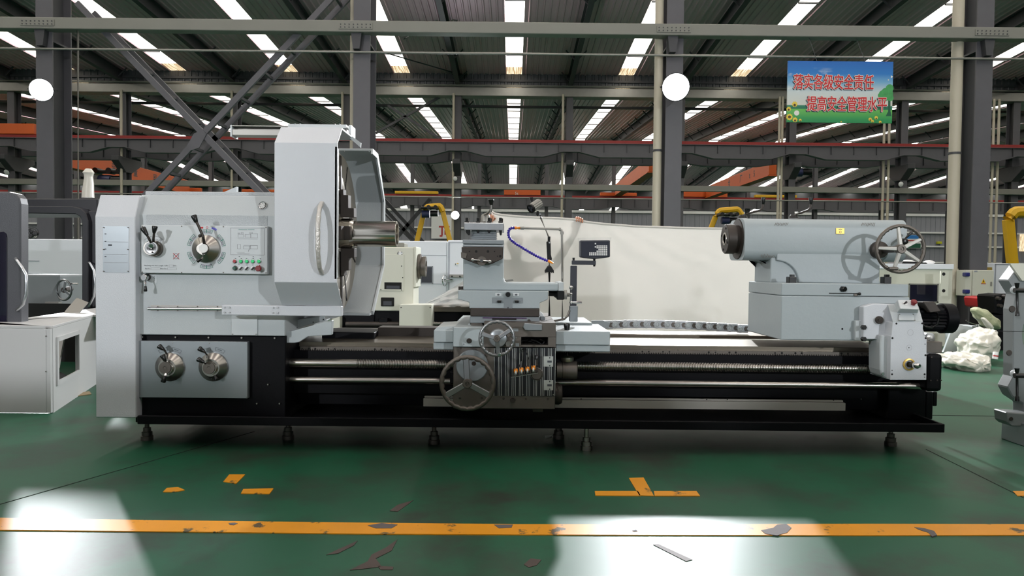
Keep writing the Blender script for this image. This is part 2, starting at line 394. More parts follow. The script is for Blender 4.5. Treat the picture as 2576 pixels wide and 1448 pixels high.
for x, lb in ((-9, 'tall grey steel column with a bright floodlight behind the left machine'),
              (-2.92, 'tall grey steel column rising behind the chuck guard of the lathe'),
              (3.07, 'tall grey steel column with the brightest floodlight beside a cream downpipe'),
              (9, 'tall dark grey steel column at the right with an electrical box on it')):
    hcol('steel_column', x, YC1, 12.6, lb, 'near row of steel columns')
c0 = None
for i in range(10):
    x = -27 + 6*i; lb = 'grey steel column of the second row, %s from the left' % ORD[i]
    if c0 is None: c0 = hcol('steel_column', x, D2, 11.0, lb, 'second row of steel columns', .36, .6, W(1288, 412, 40.6).z)
    else: dup(c0, (6*i, 0, 0), lb)
f0 = None
for i in range(14):
    x = -39 + 6*i
    if f0 is None: f0 = hcol('steel_column', x, D3, 12.1, 'thin grey steel column of the farthest row', 'farthest row of steel columns', .3, .5)
    else: dup(f0, (6*i, 0, 0))
# ---- cream downpipes
def downpipe(x, y, z0, z1, r, label, group, step=2.3):
    t = thing('downpipe', (x, y, z0), label, 'pipe', group)
    B().cyl((x, y, z0), (x, y, z1), r, n=16).build('pipe', 'pvc', t)
    z = z0 + 1.05
    while z < z1:
        B().cyl((x, y, z-.02), (x, y, z+.02), r*1.12, n=16).build('clamp', 'steel_dark' if r > .08 else 'pvc', t); z += step
    return t
p = W(1655, 300, 14.35); downpipe(p.x, 14.35, 0, 12.6, .085, 'cream downpipe beside the column with the brightest floodlight', 'large downpipes')
p = W(2400, 300, 14.35); dp = downpipe(p.x, 14.3, 0, 12.6, .105, 'thick cream downpipe with a side cap beside the right column', 'large downpipes')
q = W(2388, 688, 14.3); B().cyl((q.x, 14.3, q.z), (q.x+.2, 14.2, q.z), .07, n=16).build('side_cap', 'pvc', dp)
B().cyl((p.x, 14.3, q.z-.3), (p.x, 14.3, q.z+.1), .118, n=16).build('collar', 'pvc', dp)
p = W(888, 200, 14.6); downpipe(p.x-.02, 14.7, 0, 12.6, .06, 'thin cream downpipe just showing beside the column behind the guard', 'large downpipes')
for i, px in enumerate((305, 583, 861, 1141, 1416, 1961, 1968.5, 2225, 2238, 2500, 2513)):
    p = W(px, 300, D2-.5); downpipe(p.x, D2-.5, 0, 10.3, .065, 'cream downpipe of the second column row, %s from the left' % ORD[i], 'far downpipes', 3.0)
# ================================================================ longitudinal beams
def span_beam(name, py0, py1, px, Y, d, m, label, x0=-60, x1=60, cat='beam'):
    z1, z0 = W(px, py0, Y).z, W(px, py1, Y).z
    t = thing(name, ((x0+x1)/2, Y, z0), label, cat)
    B().box(x0, x1, Y, Y+d, z0, z1).build('beam', m, t, smooth=False, bevel=.01)
    return t, z0, z1
tb, z0, z1 = span_beam('tie_beam', 55, 84, 1288, 14.0, .24, 'beam_grey', 'pale grey box beam running across the whole hall near the picture top', -24, 24)
for x in (-9, -3, 3, 9, 15, -15):
    B().box(x-.32, x+.32, 13.985, 14.0, z0+.05, z1-.05).build('splice_plate', 'beam_grey', tb, smooth=False)
    b = B()
    for i in range(8):
        for j in (0, 1): b.cyl((x-.28+.08*i, 13.975, z0+.08+j*(z1-z0-.16)), (x-.28+.08*i, 13.99, z0+.08+j*(z1-z0-.16)), .012, n=6)
    b.build('bolt', 'steel_dark', tb); 
    B().prism([(x-.1, z0), (x+.1, z0), (x+.06, z0-.3), (x-.06, z0-.3)], 14.05, 14.18).build('bracket', 'steel_dark', tb, smooth=False)
def span_pipe(name, py, px, Y, r, m, label, x0=-30, x1=30):
    z = W(px, py, Y).z
    return tag(B().cyl((x0, Y, z), (x1, Y, z), r, n=10).build(name, m), label, 'pipe')
span_pipe('conduit_pipe', 135, 1288, 14.1, .022, 'galv', 'thin conduit pipe strung across the hall below the pale box beam')
span_beam('tie_beam', 462, 476, 1288, 39.5, .3, 'beam_grey', 'pale grey tie beam along the second column row above the lathe')
span_pipe('conduit_pipe', 497, 1288, 36, .03, 'galv', 'thin far conduit line just under the second tie beam')
span_beam('strut_beam', 265, 271, 1288, 42, .15, 'steel_dark', 'thin dark strut running along under the far roof eave')
# ---- crane girders
def girder(Y, zt, zs, zd, x0, n, label, m='steel_paint', rail=True, w=.35):
    t = thing('crane_girder', (0, Y, zd), label, 'girder')
    for i in range(n):
        xa = x0 + 6*i
        poly = [(xa, zs), (xa+.45, zs), (xa+1.55, zd), (xa+4.6, zd), (xa+5.6, zs), (xa+6, zs), (xa+6, zt), (xa, zt)]
        sgm = B().prism(poly, Y+.1, Y+.13).build('web_plate', m, t, smooth=False)
        b = B(); b.box(xa, xa+6, Y, Y+w, zt-.03, zt)
        for (u0, v0), (u1, v1) in zip(poly[:5], poly[1:6]): b.bar((u0, Y+w/2, v0+.012), (u1, Y+w/2, v1+.012), w, .025)
        b.build('flange_plate', m, sgm, smooth=False)
        for k in range(5):
            xx = xa + .6 + 1.2*k; B().box(xx-.012, xx+.012, Y+.02, Y+.1, zs, zt-.03).build('stiffener', 'steel_dark', sgm, smooth=False)
    if rail: B().box(x0, x0+6*n, Y+.05, Y+.3, zt, zt+.16).build('red_rail', 'rail_red', t, smooth=False)
    return t
zt = W(1288, 358, 39.0).z
girder(39.0, zt, W(1288, 380, 39).z, W(1288, 393, 39).z, -45, 15, 'dark crane girder with a red conductor rail above the lathe, nearest one')
girder(41.0, W(1288, 375, 41).z, W(1288, 405, 41).z, W(1288, 412, 41).z, -45, 15, 'dark crane girder showing just below and behind the nearest one', rail=False)
girder(D3-.8, W(1288, 497, D3).z, W(1288, 520, D3).z, W(1288, 526, D3).z, -63, 21, 'dark distant crane girder with a red rail behind the work lamp')
# ---- cross bracing
def lattice(p0, p1, w, parent, name='diagonal', m='steel_paint', gap=.34, n=9):
    p0, p1 = Vector(p0), Vector(p1); t = (p1-p0).normalized(); 
    for sgn in (-1, 1):
        o = Vector((0, sgn*gap/2, 0)); B().bar(p0+o, p1+o, w, w*.6, (0, 1, 0)).build(name, m, parent, smooth=False)
    for i in range(n):
        a = p0 + (p1-p0)*((i+.5)/n); B().bar(a - Vector((0, gap/2, 0)), a + Vector((0, gap/2, 0)), .05, .05).build('batten', m, parent, smooth=False)
Yb = 14.5
t = thing('cross_brace', W(513, 360, Yb), 'big grey lattice cross brace between the two left near columns', 'brace')
cc = W(513, 360, Yb)
lattice(W(880, -30, Yb), W(350, 530, Yb), .11, t, gap=.56); lattice(W(215, 20, Yb), W(760, 585, Yb), .11, t, gap=.56)
B().prism([(cc.x-.19, cc.z-.12), (cc.x-.05, cc.z+.13), (cc.x+.12, cc.z+.2), (cc.x+.19, cc.z+.12), (cc.x+.05, cc.z-.14), (cc.x-.12, cc.z-.2)], Yb-.34, Yb-.31).build('gusset_plate', 'steel_paint', t, smooth=False)
for (a, c_, e, f_, Y, lb) in (((1138, 226), (945, 335), (975, 265), (1140, 370), D2+.2, 'thin cross brace between second-row columns right of the guard, above the girder'),
                             ((1138, 425), (1085, 465), (960, 530), (1050, 620), D3, 'slim diagonal brace beside the yellow floor crane, upper of two')):
    t = thing('cross_brace', W(*a, Y), lb, 'brace')
    for u, v in ((a, c_), (e, f_)): B().bar(W(*u, Y), W(*v, Y), .12, .12, (0, 1, 0)).build('diagonal', 'steel_dark', t, smooth=False)
t = thing('cross_brace', W(1012, 568, 44), 'dark cross brace standing right of the steel tube end', 'brace')
for u, v in (((945, 478), (1165, 717)), ((1082, 500), (900, 712)), ((945, 500), (1145, 716))): B().bar(W(*u, 44), W(*v, 44), .2, .16, (0, 1, 0)).build('diagonal', 'steel_dark', t, smooth=False)
t = thing('roof_tie_rods', W(1050, 120, 33), 'thin crossed tie rods under the roof left of the middle skylight', 'brace')
for u, v, ya, yb in (((960, 130), (1150, 185), 34, 39.5), ((965, 130), (1045, 80), 39, 33)): B().cyl(W(*u, ya), W(*v, yb), .03, n=6).build('rod', 'steel_dark', t)
# ================================================================ overhead cranes
RAILZ = W(1288, 497, D3).z + .165
def bridge(px0, py0, Y0, px1, py1, Y1, h, w, label, truck=None):
    a, c = W(px0, py0, Y0), W(px1, py1, Y1)
    zt = (a.z + c.z)/2; x = c.x
    t = thing('overhead_crane', (x, (Y0+Y1)/2, zt-h), label, 'crane', 'overhead cranes')
    B().box(x-w/2, x+w/2, Y0, Y1, zt-h, zt).build('bridge_girder', 'crane_orange', t, smooth=False, bevel=.02)
    B().box(x-w/2-.08, x+w/2+.08, Y0, Y1, zt-h-.06, zt-h).build('bottom_flange', 'crane_orange', t, smooth=False)
    if truck:
        xa, xb = W(truck[0], truck[1], 65.2).x, W(truck[2], truck[1], 65.2).x
        B().box(xa, xb, 65.15, 65.55, RAILZ, max(W(truck[0], truck[1], 65.2).z, RAILZ+.3)).build('end_carriage', 'crane_orange', t, smooth=False, bevel=.02)
    return t, x, zt
def side_letters(t, items, xx, zz, sg, size):
    for ch, yy in items:
        tm = text_mesh(ch, size, .012); b = B(); b.add([(xx, yy + sg*v[0], zz + v[2]) for v in tm.v], tm.f); b.build('lettering', 'steel_dark', t, smooth=False, fixn=False)
tL, xL, zL = bridge(190, 388, 46, 470, 438, 64.8, 1.15, .5, 'orange overhead crane bridge with dark characters at the left behind the column', (440, 472, 505))
side_letters(tL, (('河', 52.5), ('重', 55.5), ('司', 58.5)), xL+.26, zL-.55, 1, .62)
def hoist(t, px, py, Y, s=1.0):
    c = W(px, py, Y)
    mat('hoist_blue', (44, 52, 92), .5)
    B().cyl(c+Vector((-.55*s, 0, -.2*s)), c+Vector((.25*s, 0, -.2*s)), .38*s, n=16).build('hoist_drum', 'hoist_blue', t)
    B().cyl(c+Vector((.3*s, 0, -.15*s)), c+Vector((1.1*s, 0, -.15*s)), .3*s, n=16).build('hoist_motor', 'black', t)
    B().box(c.x-.9*s, c.x+1.1*s, c.y-.3, c.y+.3, c.z+.3*s, c.z+.5*s).build('hoist_trolley', 'black', t, smooth=False, bevel=.03)
    for dx in (-.7, .2, .9): B().cyl((c.x+dx*s, c.y-.35, c.z+.45*s), (c.x+dx*s, c.y+.35, c.z+.45*s), .2*s, n=12).build('trolley_wheel', 'black', t)
hoist(tL, 272, 447, 50)
bridge(1655, 411, 49, 1555, 452, 65, .95, .5, 'orange overhead crane bridge ending behind the brightest lamp column', (1510, 487, 1602))
tR, xR, zR = bridge(1946, 420, 49, 1783, 458, 65, .95, .5, 'longest orange overhead crane bridge with faint letters, right of the lamp column', (1712, 478, 1830))
side_letters(tR, (('5', 52), ('t', 53), ('厂', 55), ('全', 58)), xR-.26, zR-.5, -1, .6)
hoist(tR, 2010, 428, 50, .75)
def end_truck(px0, py0, px1, Y, zb, m, label, grp='crane end trucks'):
    t = B().box(W(px0, py0, Y).x, W(px1, py0, Y).x, Y, Y+.4, zb, max(W((px0+px1)/2, py0, Y).z, zb+.25)).build('crane_end_truck', m, smooth=False, bevel=.03); return tag(t, label, 'crane part', grp)
a = end_truck(1268, 477, 1360, 65.15, RAILZ, 'crane_orange', 'orange crane end truck just above the far red rail, middle')
place_text('5t', 1300, 486, 65.13, 7, 'lettering', 'white_girt', a)
end_truck(560, 480, 690, 65.15, RAILZ, 'crane_orange', 'orange crane end truck left of the chuck guard top rail')
end_truck(993, 484, 1102, 65.15, RAILZ, 'crane_yellow', 'long yellow crane beam on the far rail behind the guard')
end_truck(1900, 494, 2005, 65.15, RAILZ, 'crane_yellow', 'yellow crane beam above the tailstock on the far rail')
end_truck(-40, 310, 85, 39.0, W(1288, 358, 39.0).z+.165, 'crane_orange', 'orange crane end on the girder at the left picture edge')
# ---- yellow gantry cranes standing in the hall
def gantry(pts, Y, label, grp='yellow gantry cranes', r=.1, rise=.25):
    t = thing('gantry_crane', Vector((W(*pts[0], Y).x, Y, 0)), label, 'crane', grp)
    (a, b_, c, d) = pts
    for u, v in ((a, b_), (d, c)):
        P0, P1 = W(*u, Y), W(*v, Y); k = (P0-P1); P0 = P1 + k*(P1.z/(P1.z-P0.z)); B().bar(P0, P1, r*2.1, r*1.6, (0, 1, 0)).build('leg', 'crane_yellow', t, bevel=.02, smooth=False)
    P0, P1 = W(*b_, Y), W(*c, Y); pth = []
    for i in range(17):
        u = i/16; q = P0.lerp(P1, u); q.z += rise*min(1, math.sin(PI*u)*2.2) if 0 < u < 1 else 0; pth.append(q)
    B().tube(pth, r*1.3, n=8).build('bridge_beam', 'crane_yellow', t)
    return t
g1 = gantry([(1050, 602), (1067, 535), (1114, 532), (1131, 602)], 32, 'yellow gantry crane with slanted legs behind the white cabinets')
hoist(g1, 1075, 533, 31.6, .42)
g2 = gantry([(1786, 580), (1800, 545), (1866, 540), (1880, 580)], 32, 'yellow gantry crane left behind the tailstock nose')
hoist(g2, 1828, 550, 31.6, .4)
gantry([(2546, 655), (2536, 552), (2640, 552), (2660, 655)], 24, 'yellow gantry crane leg at the right picture edge', r=.14)
# ================================================================ floodlights
def floodlight(loc, aim, label, power=0, s=1.0, lit=True, spread=2.2, blend=.5, rad=.14, col=(.93, .96, 1), mount=None):
    loc = Vector(loc); d = (Vector(aim)-loc).normalized(); _, u, v = frame_of(d)
    t = thing('floodlight', loc, label, 'lamp', 'hall floodlights')
    r_ = .2*s
    def P(a, c, e): return loc + u*a + v*c + d*e
    B().rev(loc, -d, [(-.012, r_), (0, r_*1.03), (.03, r_), (.12*s, r_*.6), (.16*s, r_*.35), (.24*s, r_*.33), (.24*s, 0)], 28).build('housing', 'black', t)
    B().rev(loc, d, [(.002, r_*.96), (.014, r_*.96), (.03, r_*.7), (.038, 0)], 28).build('lens', 'lamp_face' if lit else 'white_girt', t)
    B().tube([P(-r_*1.06, 0, -.01), P(-r_*1.06, 0, -.2*s), P(-r_*.5, 0, -.3*s), P(r_*.5, 0, -.3*s), P(r_*1.06, 0, -.2*s), P(r_*1.06, 0, -.01)], .012*s, n=6).build('bracket', 'black', t)
    if mount:
        B().bar(loc-d*.2*s, Vector(mount), .05, .05).build('mount_arm', 'steel_dark', t, smooth=False)
    if power:
        L = bpy.data.lights.new('flood', 'SPOT'); L.energy = power; L.spot_size = spread; L.spot_blend = blend; L.shadow_soft_size = rad; L.color = col
        lo = bpy.data.objects.new('flood_beam', L); COL.objects.link(lo); lo.parent = t
        lo.matrix_parent_inverse = Matrix.Identity(4)
        lo.location = d*.06; lo.rotation_euler = d.to_track_quat('-Z', 'Y').to_euler()
    return t
floodlight(W(104, 226, 13.6), (-4, 0, 0.5), 'glaring floodlight on the left near column', LAMP_BACK*.85, mount=(-8.95, 14.2, 4.3))
floodlight(W(1700, 219, 13.6), (1.0, 0, 0.5), 'largest glaring floodlight, on the column beside the cream downpipe', LAMP_BACK*1.8, s=1.25, mount=(3.07, 14.2, 4.4))
floodlight(W(1145, 541, D2-.8), (0, 2, 1), 'glaring small floodlight beyond the white cabinets', 900, s=1.1)
floodlight(W(17, 433, D2-.8), (-27, 30, 1), 'small dark floodlight on the far column at the left picture edge', lit=False, s=.75)
floodlight(W(1145, 449, D2-.8), (-3, 20, 3), 'small unlit floodlight high on the second-row column', lit=False, s=.6)
floodlight(W(2266, 463, D2-.8), (21, 25, 3), 'small unlit floodlight left of the thick cream downpipe', lit=False, s=.7)
for x, ax in ((-9, -1.5), (9, 2.0)):
    floodlight((x, D0+.4, 4.6), (ax, 4.6, .7), 'floodlight on a column behind the photographer, %s' % ('left' if x < 0 else 'right'), LAMP_FRONT, s=1.2)
    hcol('steel_column', x, D0-.05, 11.4, 'steel column behind the photographer, %s' % ('left' if x < 0 else 'right'), 'columns behind the photographer')
# ================================================================ safety banner
mat('banner_sky', (38, 120, 196), .45)
def banner_mat():
    M = bpy.data.materials.new('banner_print'); M.use_nodes = True; nt = M.node_tree; bs = nt.nodes['Principled BSDF']; bs.inputs['Roughness'].default_value = .45
    tc = nt.nodes.new('ShaderNodeTexCoord'); sp = nt.nodes.new('ShaderNodeSeparateXYZ'); nt.links.new(tc.outputs['Generated'], sp.inputs[0])
    r = nt.nodes.new('ShaderNodeValToRGB'); nt.links.new(sp.outputs[2], r.inputs[0]); e = r.color_ramp.elements
    stops = [(0, (30, 138, 80)), (.06, (42, 150, 84)), (.21, (108, 190, 88)), (.225, (24, 112, 84)), (.275, (40, 130, 100)), (.285, (214, 214, 206)), (.5, (206, 216, 218)), (.66, (120, 178, 216)), (.8, (36, 124, 204)), (1, (26, 104, 190))]
    e[0].position, e[1].position = 0, 1
    e[0].color = lin(stops[0][1]) + (1,); e[1].color = lin(stops[-1][1]) + (1,)
    for p_, c_ in stops[1:-1]:
        n = e.new(p_); n.color = lin(c_) + (1,)
    nz = nt.nodes.new('ShaderNodeTexNoise'); nz.inputs['Scale'].default_value = 2.6; nz.inputs['Detail'].default_value = 6
    mp = nt.nodes.new('ShaderNodeMapping'); mp.inputs['Scale'].default_value = (1.4, 1, 2.4); nt.links.new(tc.outputs['Generated'], mp.inputs[0]); nt.links.new(mp.outputs[0], nz.inputs[0])
    mr = nt.nodes.new('ShaderNodeMapRange'); mr.inputs[1].default_value = .54; mr.inputs[2].default_value = .66; nt.links.new(nz.outputs[0], mr.inputs[0])
    m1 = nt.nodes.new('ShaderNodeMapRange'); m1.inputs[1].default_value = .42; m1.inputs[2].default_value = .5; nt.links.new(sp.outputs[2], m1.inputs[0])
    m2 = nt.nodes.new('ShaderNodeMapRange'); m2.inputs[1].default_value = .9; m2.inputs[2].default_value = .8; nt.links.new(sp.outputs[2], m2.inputs[0])
    m3 = nt.nodes.new('ShaderNodeMapRange'); m3.inputs[1].default_value = .55; m3.inputs[2].default_value = .3; nt.links.new(sp.outputs[0], m3.inputs[0])
    a = None; prev = mr.outputs[0]
    for q in (m1, m2, m3):
        a = nt.nodes.new('ShaderNodeMath'); a.operation = 'MULTIPLY'; nt.links.new(prev, a.inputs[0]); nt.links.new(q.outputs[0], a.inputs[1]); prev = a.outputs[0]
    mx = nt.nodes.new('ShaderNodeMix'); mx.data_type = 'RGBA'; mx.inputs[7].default_value = lin((226, 232, 232)) + (1,)
    nt.links.new(prev, mx.inputs[0]); nt.links.new(r.outputs[0], mx.inputs[6]); nt.links.new(mx.outputs[2], bs.inputs['Base Color'])
    MATS['banner_print'] = M
banner_mat()
YB = 13.7
c = [W(1984, 152, YB), W(2248, 156, YB), W(2243, 311, YB), W(1978, 306, YB)]
ctr = (c[0]+c[1]+c[2]+c[3])/4
bt = thing('safety_banner', (ctr.x, YB, c[3].z), 'blue and green landscape banner with two lines of red Chinese characters', 'banner')
xl, xr = (c[0].x+c[3].x)/2, (c[1].x+c[2].x)/2; zb, ztp = (c[2].z+c[3].z)/2, (c[0].z+c[1].z)/2
B().box(xl, xr, YB, YB+.03, zb, ztp).build('printed_sheet', 'banner_print', bt, smooth=False)
for px in (2056, 2178):
    a = W(px, 156, YB); B().cyl((a.x, YB+.02, ztp), (a.x, 14.1, W(1288, 84, 14.0).z), .006, n=6).build('hanging_wire', 'steel_dark', bt)
mat('char_red', (206, 40, 44), .5); mat('char_white', (238, 232, 226), .5); mat('char_dark', (30, 40, 60), .5)
for body, px, py, wpx in (('落实各级安全责任', 2097, 206, 199), ('提高安全管理水平', 2130, 261, 199)):
    for nm, m_, ex, ox, oy, rs in (('letter_shadow', 'char_dark', .002, -1.8, 1.6, 1.9), ('letter_outline', 'char_white', .0045, 0, 0, 1.7), ('lettering', 'char_red', .007, 0, 0, .55)):
        g0 = text_mesh(body, 1.0); x0 = min(v[0] for v in g0.v); x1 = max(v[0] for v in g0.v); z0 = min(v[2] for v in g0.v); z1 = max(v[2] for v in g0.v)
        k = YB/F_PX; sx = wpx*k/(x1-x0); sz = 37*k/(z1-z0); c0 = W(px+ox, py+oy, YB); b = B()
        shifts = [(0, 0)] + [(math.cos(a)*rs, math.sin(a)*rs) for a in [PI/4*q for q in range(8)]]
        for q, (ax_, az_) in enumerate(shifts):
            b.add([(c0.x + (v[0]-(x0+x1)/2)*sx + ax_*k, YB-ex-q*.0002, c0.z + (v[2]-(z0+z1)/2)*sz + az_*k) for v in g0.v], g0.f)
        b.build(nm, m_, bt, smooth=False, fixn=False)
# printed tree, flowers, clouds
def disc(b, px, py, r, ex, n=10, sx=1.0, jag=0.0):
    ex += len(b.v)*.00001; q = W(px, py, YB); rr = r*YB/F_PX; ps = []
    for i in range(n):
        k = 1 - (jag if i % 2 else 0); ps.append((q.x + math.cos(2*PI*i/n)*rr*sx*k, YB-ex, q.z + math.sin(2*PI*i/n)*rr*k))
    b.add(ps, [tuple(range(n))[::-1]])
mat('print_leaf', (70, 160, 90), .5, var=.4, vscale=12); mat('print_trunk', (24, 90, 66), .5); mat('print_flower', (236, 206, 70), .5); mat('print_brown', (80, 60, 34), .5)
b = B(); 
for px, py, r in ((2238, 222, 10), (2228, 232, 11), (2220, 236, 9), (2236, 236, 11), (2240, 246, 8), (2214, 240, 6), (2228, 245, 9)): disc(b, px, py, r, .0012, 14)
b.build('printed_tree', 'print_leaf', bt, smooth=False, fixn=False)
b = B(); q = [W(x, y, YB) for x, y in ((2234, 252), (2240, 252), (2240, 280), (2243, 292), (2228, 292), (2234, 280))]; b.add([(v.x, YB-.001, v.z) for v in q], [tuple(range(6))]); b.build('printed_trunk', 'print_trunk', bt, smooth=False, fixn=False)
b = B(); b2 = B()
for px, py, r in ((1986, 294, 9.5), (1984, 274, 6.5), (1999, 262, 8), (2000, 301, 7), (2013, 302, 4), (2189, 300, 5), (2204, 296, 5), (2195, 305, 4), (2214, 307, 4), (2116, 306, 2)):
    disc(b, px, py, r, .0012, 18, jag=.3); disc(b2, px, py+(0 if r > 9 else 2), r*.4, .002, 10)
b.build('printed_flowers', 'print_flower', bt, smooth=False, fixn=False); b2.build('printed_flower_centres', 'print_brown', bt, smooth=False, fixn=False)
b = B(); disc(b, 2004, 284, 6.5, .0011, 16); disc(b, 2243, 193, 4, .001, 3); disc(b, 2235, 201, 2.5, .001, 3); b.build('printed_petals', 'char_white', bt, smooth=False, fixn=False)
# ================================================================ the lathe: materials
mat('paint_light', (198, 201, 206), 0.38, var=0.03, vscale=3, bump=0.10, bscale=220)
mat('chuck_steel', (158, 152, 142), .4, metal=.55, var=.15, vscale=8)
mat('tube_steel', (205, 200, 190), .2, metal=1.0, var=.2, vscale=5, stretch=(.3, 3, 3))
mat('paint', (178, 184, 186), 0.38, var=0.03, vscale=3, bump=0.10, bscale=220)
mat('paint_hammer', (182, 187, 190), 0.3, var=0.03, vscale=3, bump=0.5, bscale=160)
mat('paint_cast', (158, 167, 170), 0.42, var=0.05, vscale=4, bump=0.06, bscale=40, col2=(120, 122, 118), c2lo=.68, c2hi=.85, c2scale=3)
mat('panel_grey', (196, 201, 203), 0.42)
mat('plate_alu', (150, 156, 160), 0.32, metal=0.55, var=0.08, vscale=3)
mat('machine_black', (7, 7, 11), 0.5, var=0.15, vscale=5, bump=.05, bscale=80, spec=.14)
mat('chrome', (215, 215, 215), 0.14, metal=1.0)
mat('steel', (170, 166, 160), 0.28, metal=1.0, var=.15, vscale=8)
mat('way_steel', (122, 114, 102), 0.33, metal=.9, var=.2, vscale=3, stretch=(.4, 3, 3))
mat('iron', (104, 98, 92), 0.45, metal=.7, var=.25, vscale=7)
mat('iron_dark', (66, 60, 56), 0.5, metal=.5, var=.25, vscale=9)
mat('rust', (70, 44, 38), 0.7, var=.3, vscale=9)
mat('knob_black', (18, 18, 18), 0.28)
mat('teal_print', (20, 120, 100), .5); mat('purple_print', (70, 44, 84), .5); mat('grey_print', (150, 150, 154), .5); mat('dark_print', (70, 74, 80), .5); mat('red_print', (190, 30, 40), .5); mat('blue_print', (110, 110, 205), .5)
mat('btn_green', (30, 190, 110), .35, emit=.15); mat('btn_red', (160, 26, 32), .35); mat('estop', (120, 26, 34), .4); mat('btn_dark', (18, 76, 60), .35)
mat('white_plastic', (228, 228, 226), .4)
mat('silver_tape', (196, 192, 186), .35, metal=.3, bump=.7, bscale=45, var=.15, vscale=20)
LT = thing('engine_lathe', (0, 4.6, 0), 'long grey and black engine lathe filling the middle of the hall', 'lathe')
YS, ZS = 4.64, 1.266   # spindle axis
def screw(parent, px, py, Y, r=3.0, m='steel', h=.006, name='screw', n=8):
    c = W(px, py, Y); rr = r*Y/F_PX
    return B().cyl((c.x, Y, c.z), (c.x, Y-h, c.z), rr, rr*.85, n=n).build(name, m, parent)
def xprof(name, px0, px1, pyc, Yref, prof, m, parent, bevel=0., smooth=False):
    "profile in the (depth, height) plane carried along x between two pixel columns read at depth Yref"
    return B().prism(prof, W(px0, pyc, Yref).x, W(px1, pyc, Yref).x, 'x').build(name, m, parent, bevel=bevel, smooth=smooth)
Z = lambda px, py, Y: W(px, py, Y).z
# ---- left side cover
zt, zm, zb_ = Z(295, 490, 4.25), Z(290, 545, 4.2), Z(290, 1050, 4.2)
sc_ = xprof('side_cover', 240, 341, 800, 4.2, [(4.2, zb_), (4.2, zm), (4.255, zt), (4.95, zt), (4.95, zb_)], 'paint_light', LT, .004)
a = B().pbox(259, 569, 324, 685, 4.198, .004).build('threading_chart', 'plate_alu', sc_, smooth=False)
for x in (261, 322):
    for y in (572, 627, 682): screw(sc_, x, y, 4.196, 1.3, 'iron')
for y in (588, 607, 626, 645): B().pbox(263, y-1, 267, y+1, 4.1965, .001).build('chart_mark', 'dark_print', sc_, smooth=False)
for y in (608, 640, 660): B().pbox(262, y-.3, 321, y+.3, 4.1965, .001).build('chart_line', 'grey_print', sc_, smooth=False)
B().pbox(272, 614, 281, 618, 4.1965, .001).build('chart_mark', 'dark_print', sc_, smooth=False)
# ---- headstock casing
YH = 4.25
zt, zm, zb_ = Z(500, 491, 4.31), Z(500, 541, YH), Z(530, 843, YH)
hs = xprof('headstock', 342.5, 717, 700, YH, [(YH, zb_), (YH, zm), (4.315, zt), (5.25, zt), (5.25, zb_)], 'paint', LT, .004)
b = B(); b.pbox(365, 482, 692, 493, 4.42, .7); b.build('headstock_lid', 'paint_hammer', hs, bevel=.004, smooth=False)
q = W(575, 483, 4.6); B().prism([(q.x-.03, q.z), (q.x+.05, q.z), (q.x+.05, q.z+.035)], 4.6, 4.63).build('lid_tab', 'paint', hs, smooth=False)
B().pbox(368, 541, 672, 566, YH-.002, .01).build('hammered_strip', 'paint_hammer', hs, smooth=False)
# sight gauge
c = W(662, 518, 4.285); gz = B().rev(c, (0, -1, .25), [(-.03, .026), (.008, .026), (.014, .022), (.012, .019), (.012, 0)], 24).build('sight_gauge', 'chrome', hs)
c2 = c + Vector((0, -.0135, .003)); B().rev(c2, (0, -1, .25), [(0, .017), (.001, .0)], 20).build('gauge_face', 'white_plastic', hs)
for i in range(5):
    t_ = i*2*PI/5; B().ball(c2 + Vector((math.cos(t_)*.011, -.002, math.sin(t_)*.011)), .0025, 6).build('gauge_mark', 'black', hs)
# ---- control panel
YP = 4.215
cp = B().pbox(355, 567, 673, 688, YP, .036).build('control_panel', 'panel_grey', LT, bevel=.003, smooth=False)
for x, y in ((358, 569), (457, 569), (562, 570), (669, 572), (358, 684), (457, 685), (562, 685), (669, 686)): screw(cp, x, y, YP, 1.6, 'iron', .003)
def lever(parent, pts, r, knob, name='lever', km='knob_black', rm='iron_dark'):
    "rod through px points with depths, ended by a tapered grip: knob=(pxA,pyA,pxB,pyB,Y,r0,r1)"
    L = B().tube([W(*p) for p in pts], r, n=8).build(name, rm, parent)
    a, c = W(knob[0], knob[1], knob[4]), W(knob[2], knob[3], knob[4]); d = (c-a).length
    B().rev(a, c-a, [(0, knob[5]*.8), (d*.08, knob[5]), (d*.85, knob[6]), (d*.97, knob[6]*.85), (d, knob[6]*.4)], 14).build('lever_grip', km, parent)
    return L
c = W(391, 625, YP); B().cyl(c, c + Vector((0, -.03, 0)), .046, n=28).build('dial_base', 'iron', cp)
c = W(388, 624.5, YP); B().rev(c, (0, -1, 0), [(.02, .041), (.045, .041), (.05, .038), (.05, 0)], 28).build('selector_hub', 'steel', cp)
c = W(380.8, 623.3, YP-.05); B().rev(c, (0, -1, 0), [(0, .036), (.004, .036), (.005, .008), (.003, .005), (.003, 0)], 28).build('hub_face', 'chrome', cp)
screw(cp, 383, 634, YP-.055, 2.2, 'iron_dark')
lever(cp, [(380, 612, 4.17), (376, 602, 4.13), (369, 590, 4.12)], .0065, (371, 592, 358.5, 572, 4.12, .009, .016))
lever(cp, [(386, 611, 4.18), (386, 600, 4.14), (388, 583, 4.13)], .0065, (387.5, 586, 390, 568, 4.13, .009, .016))
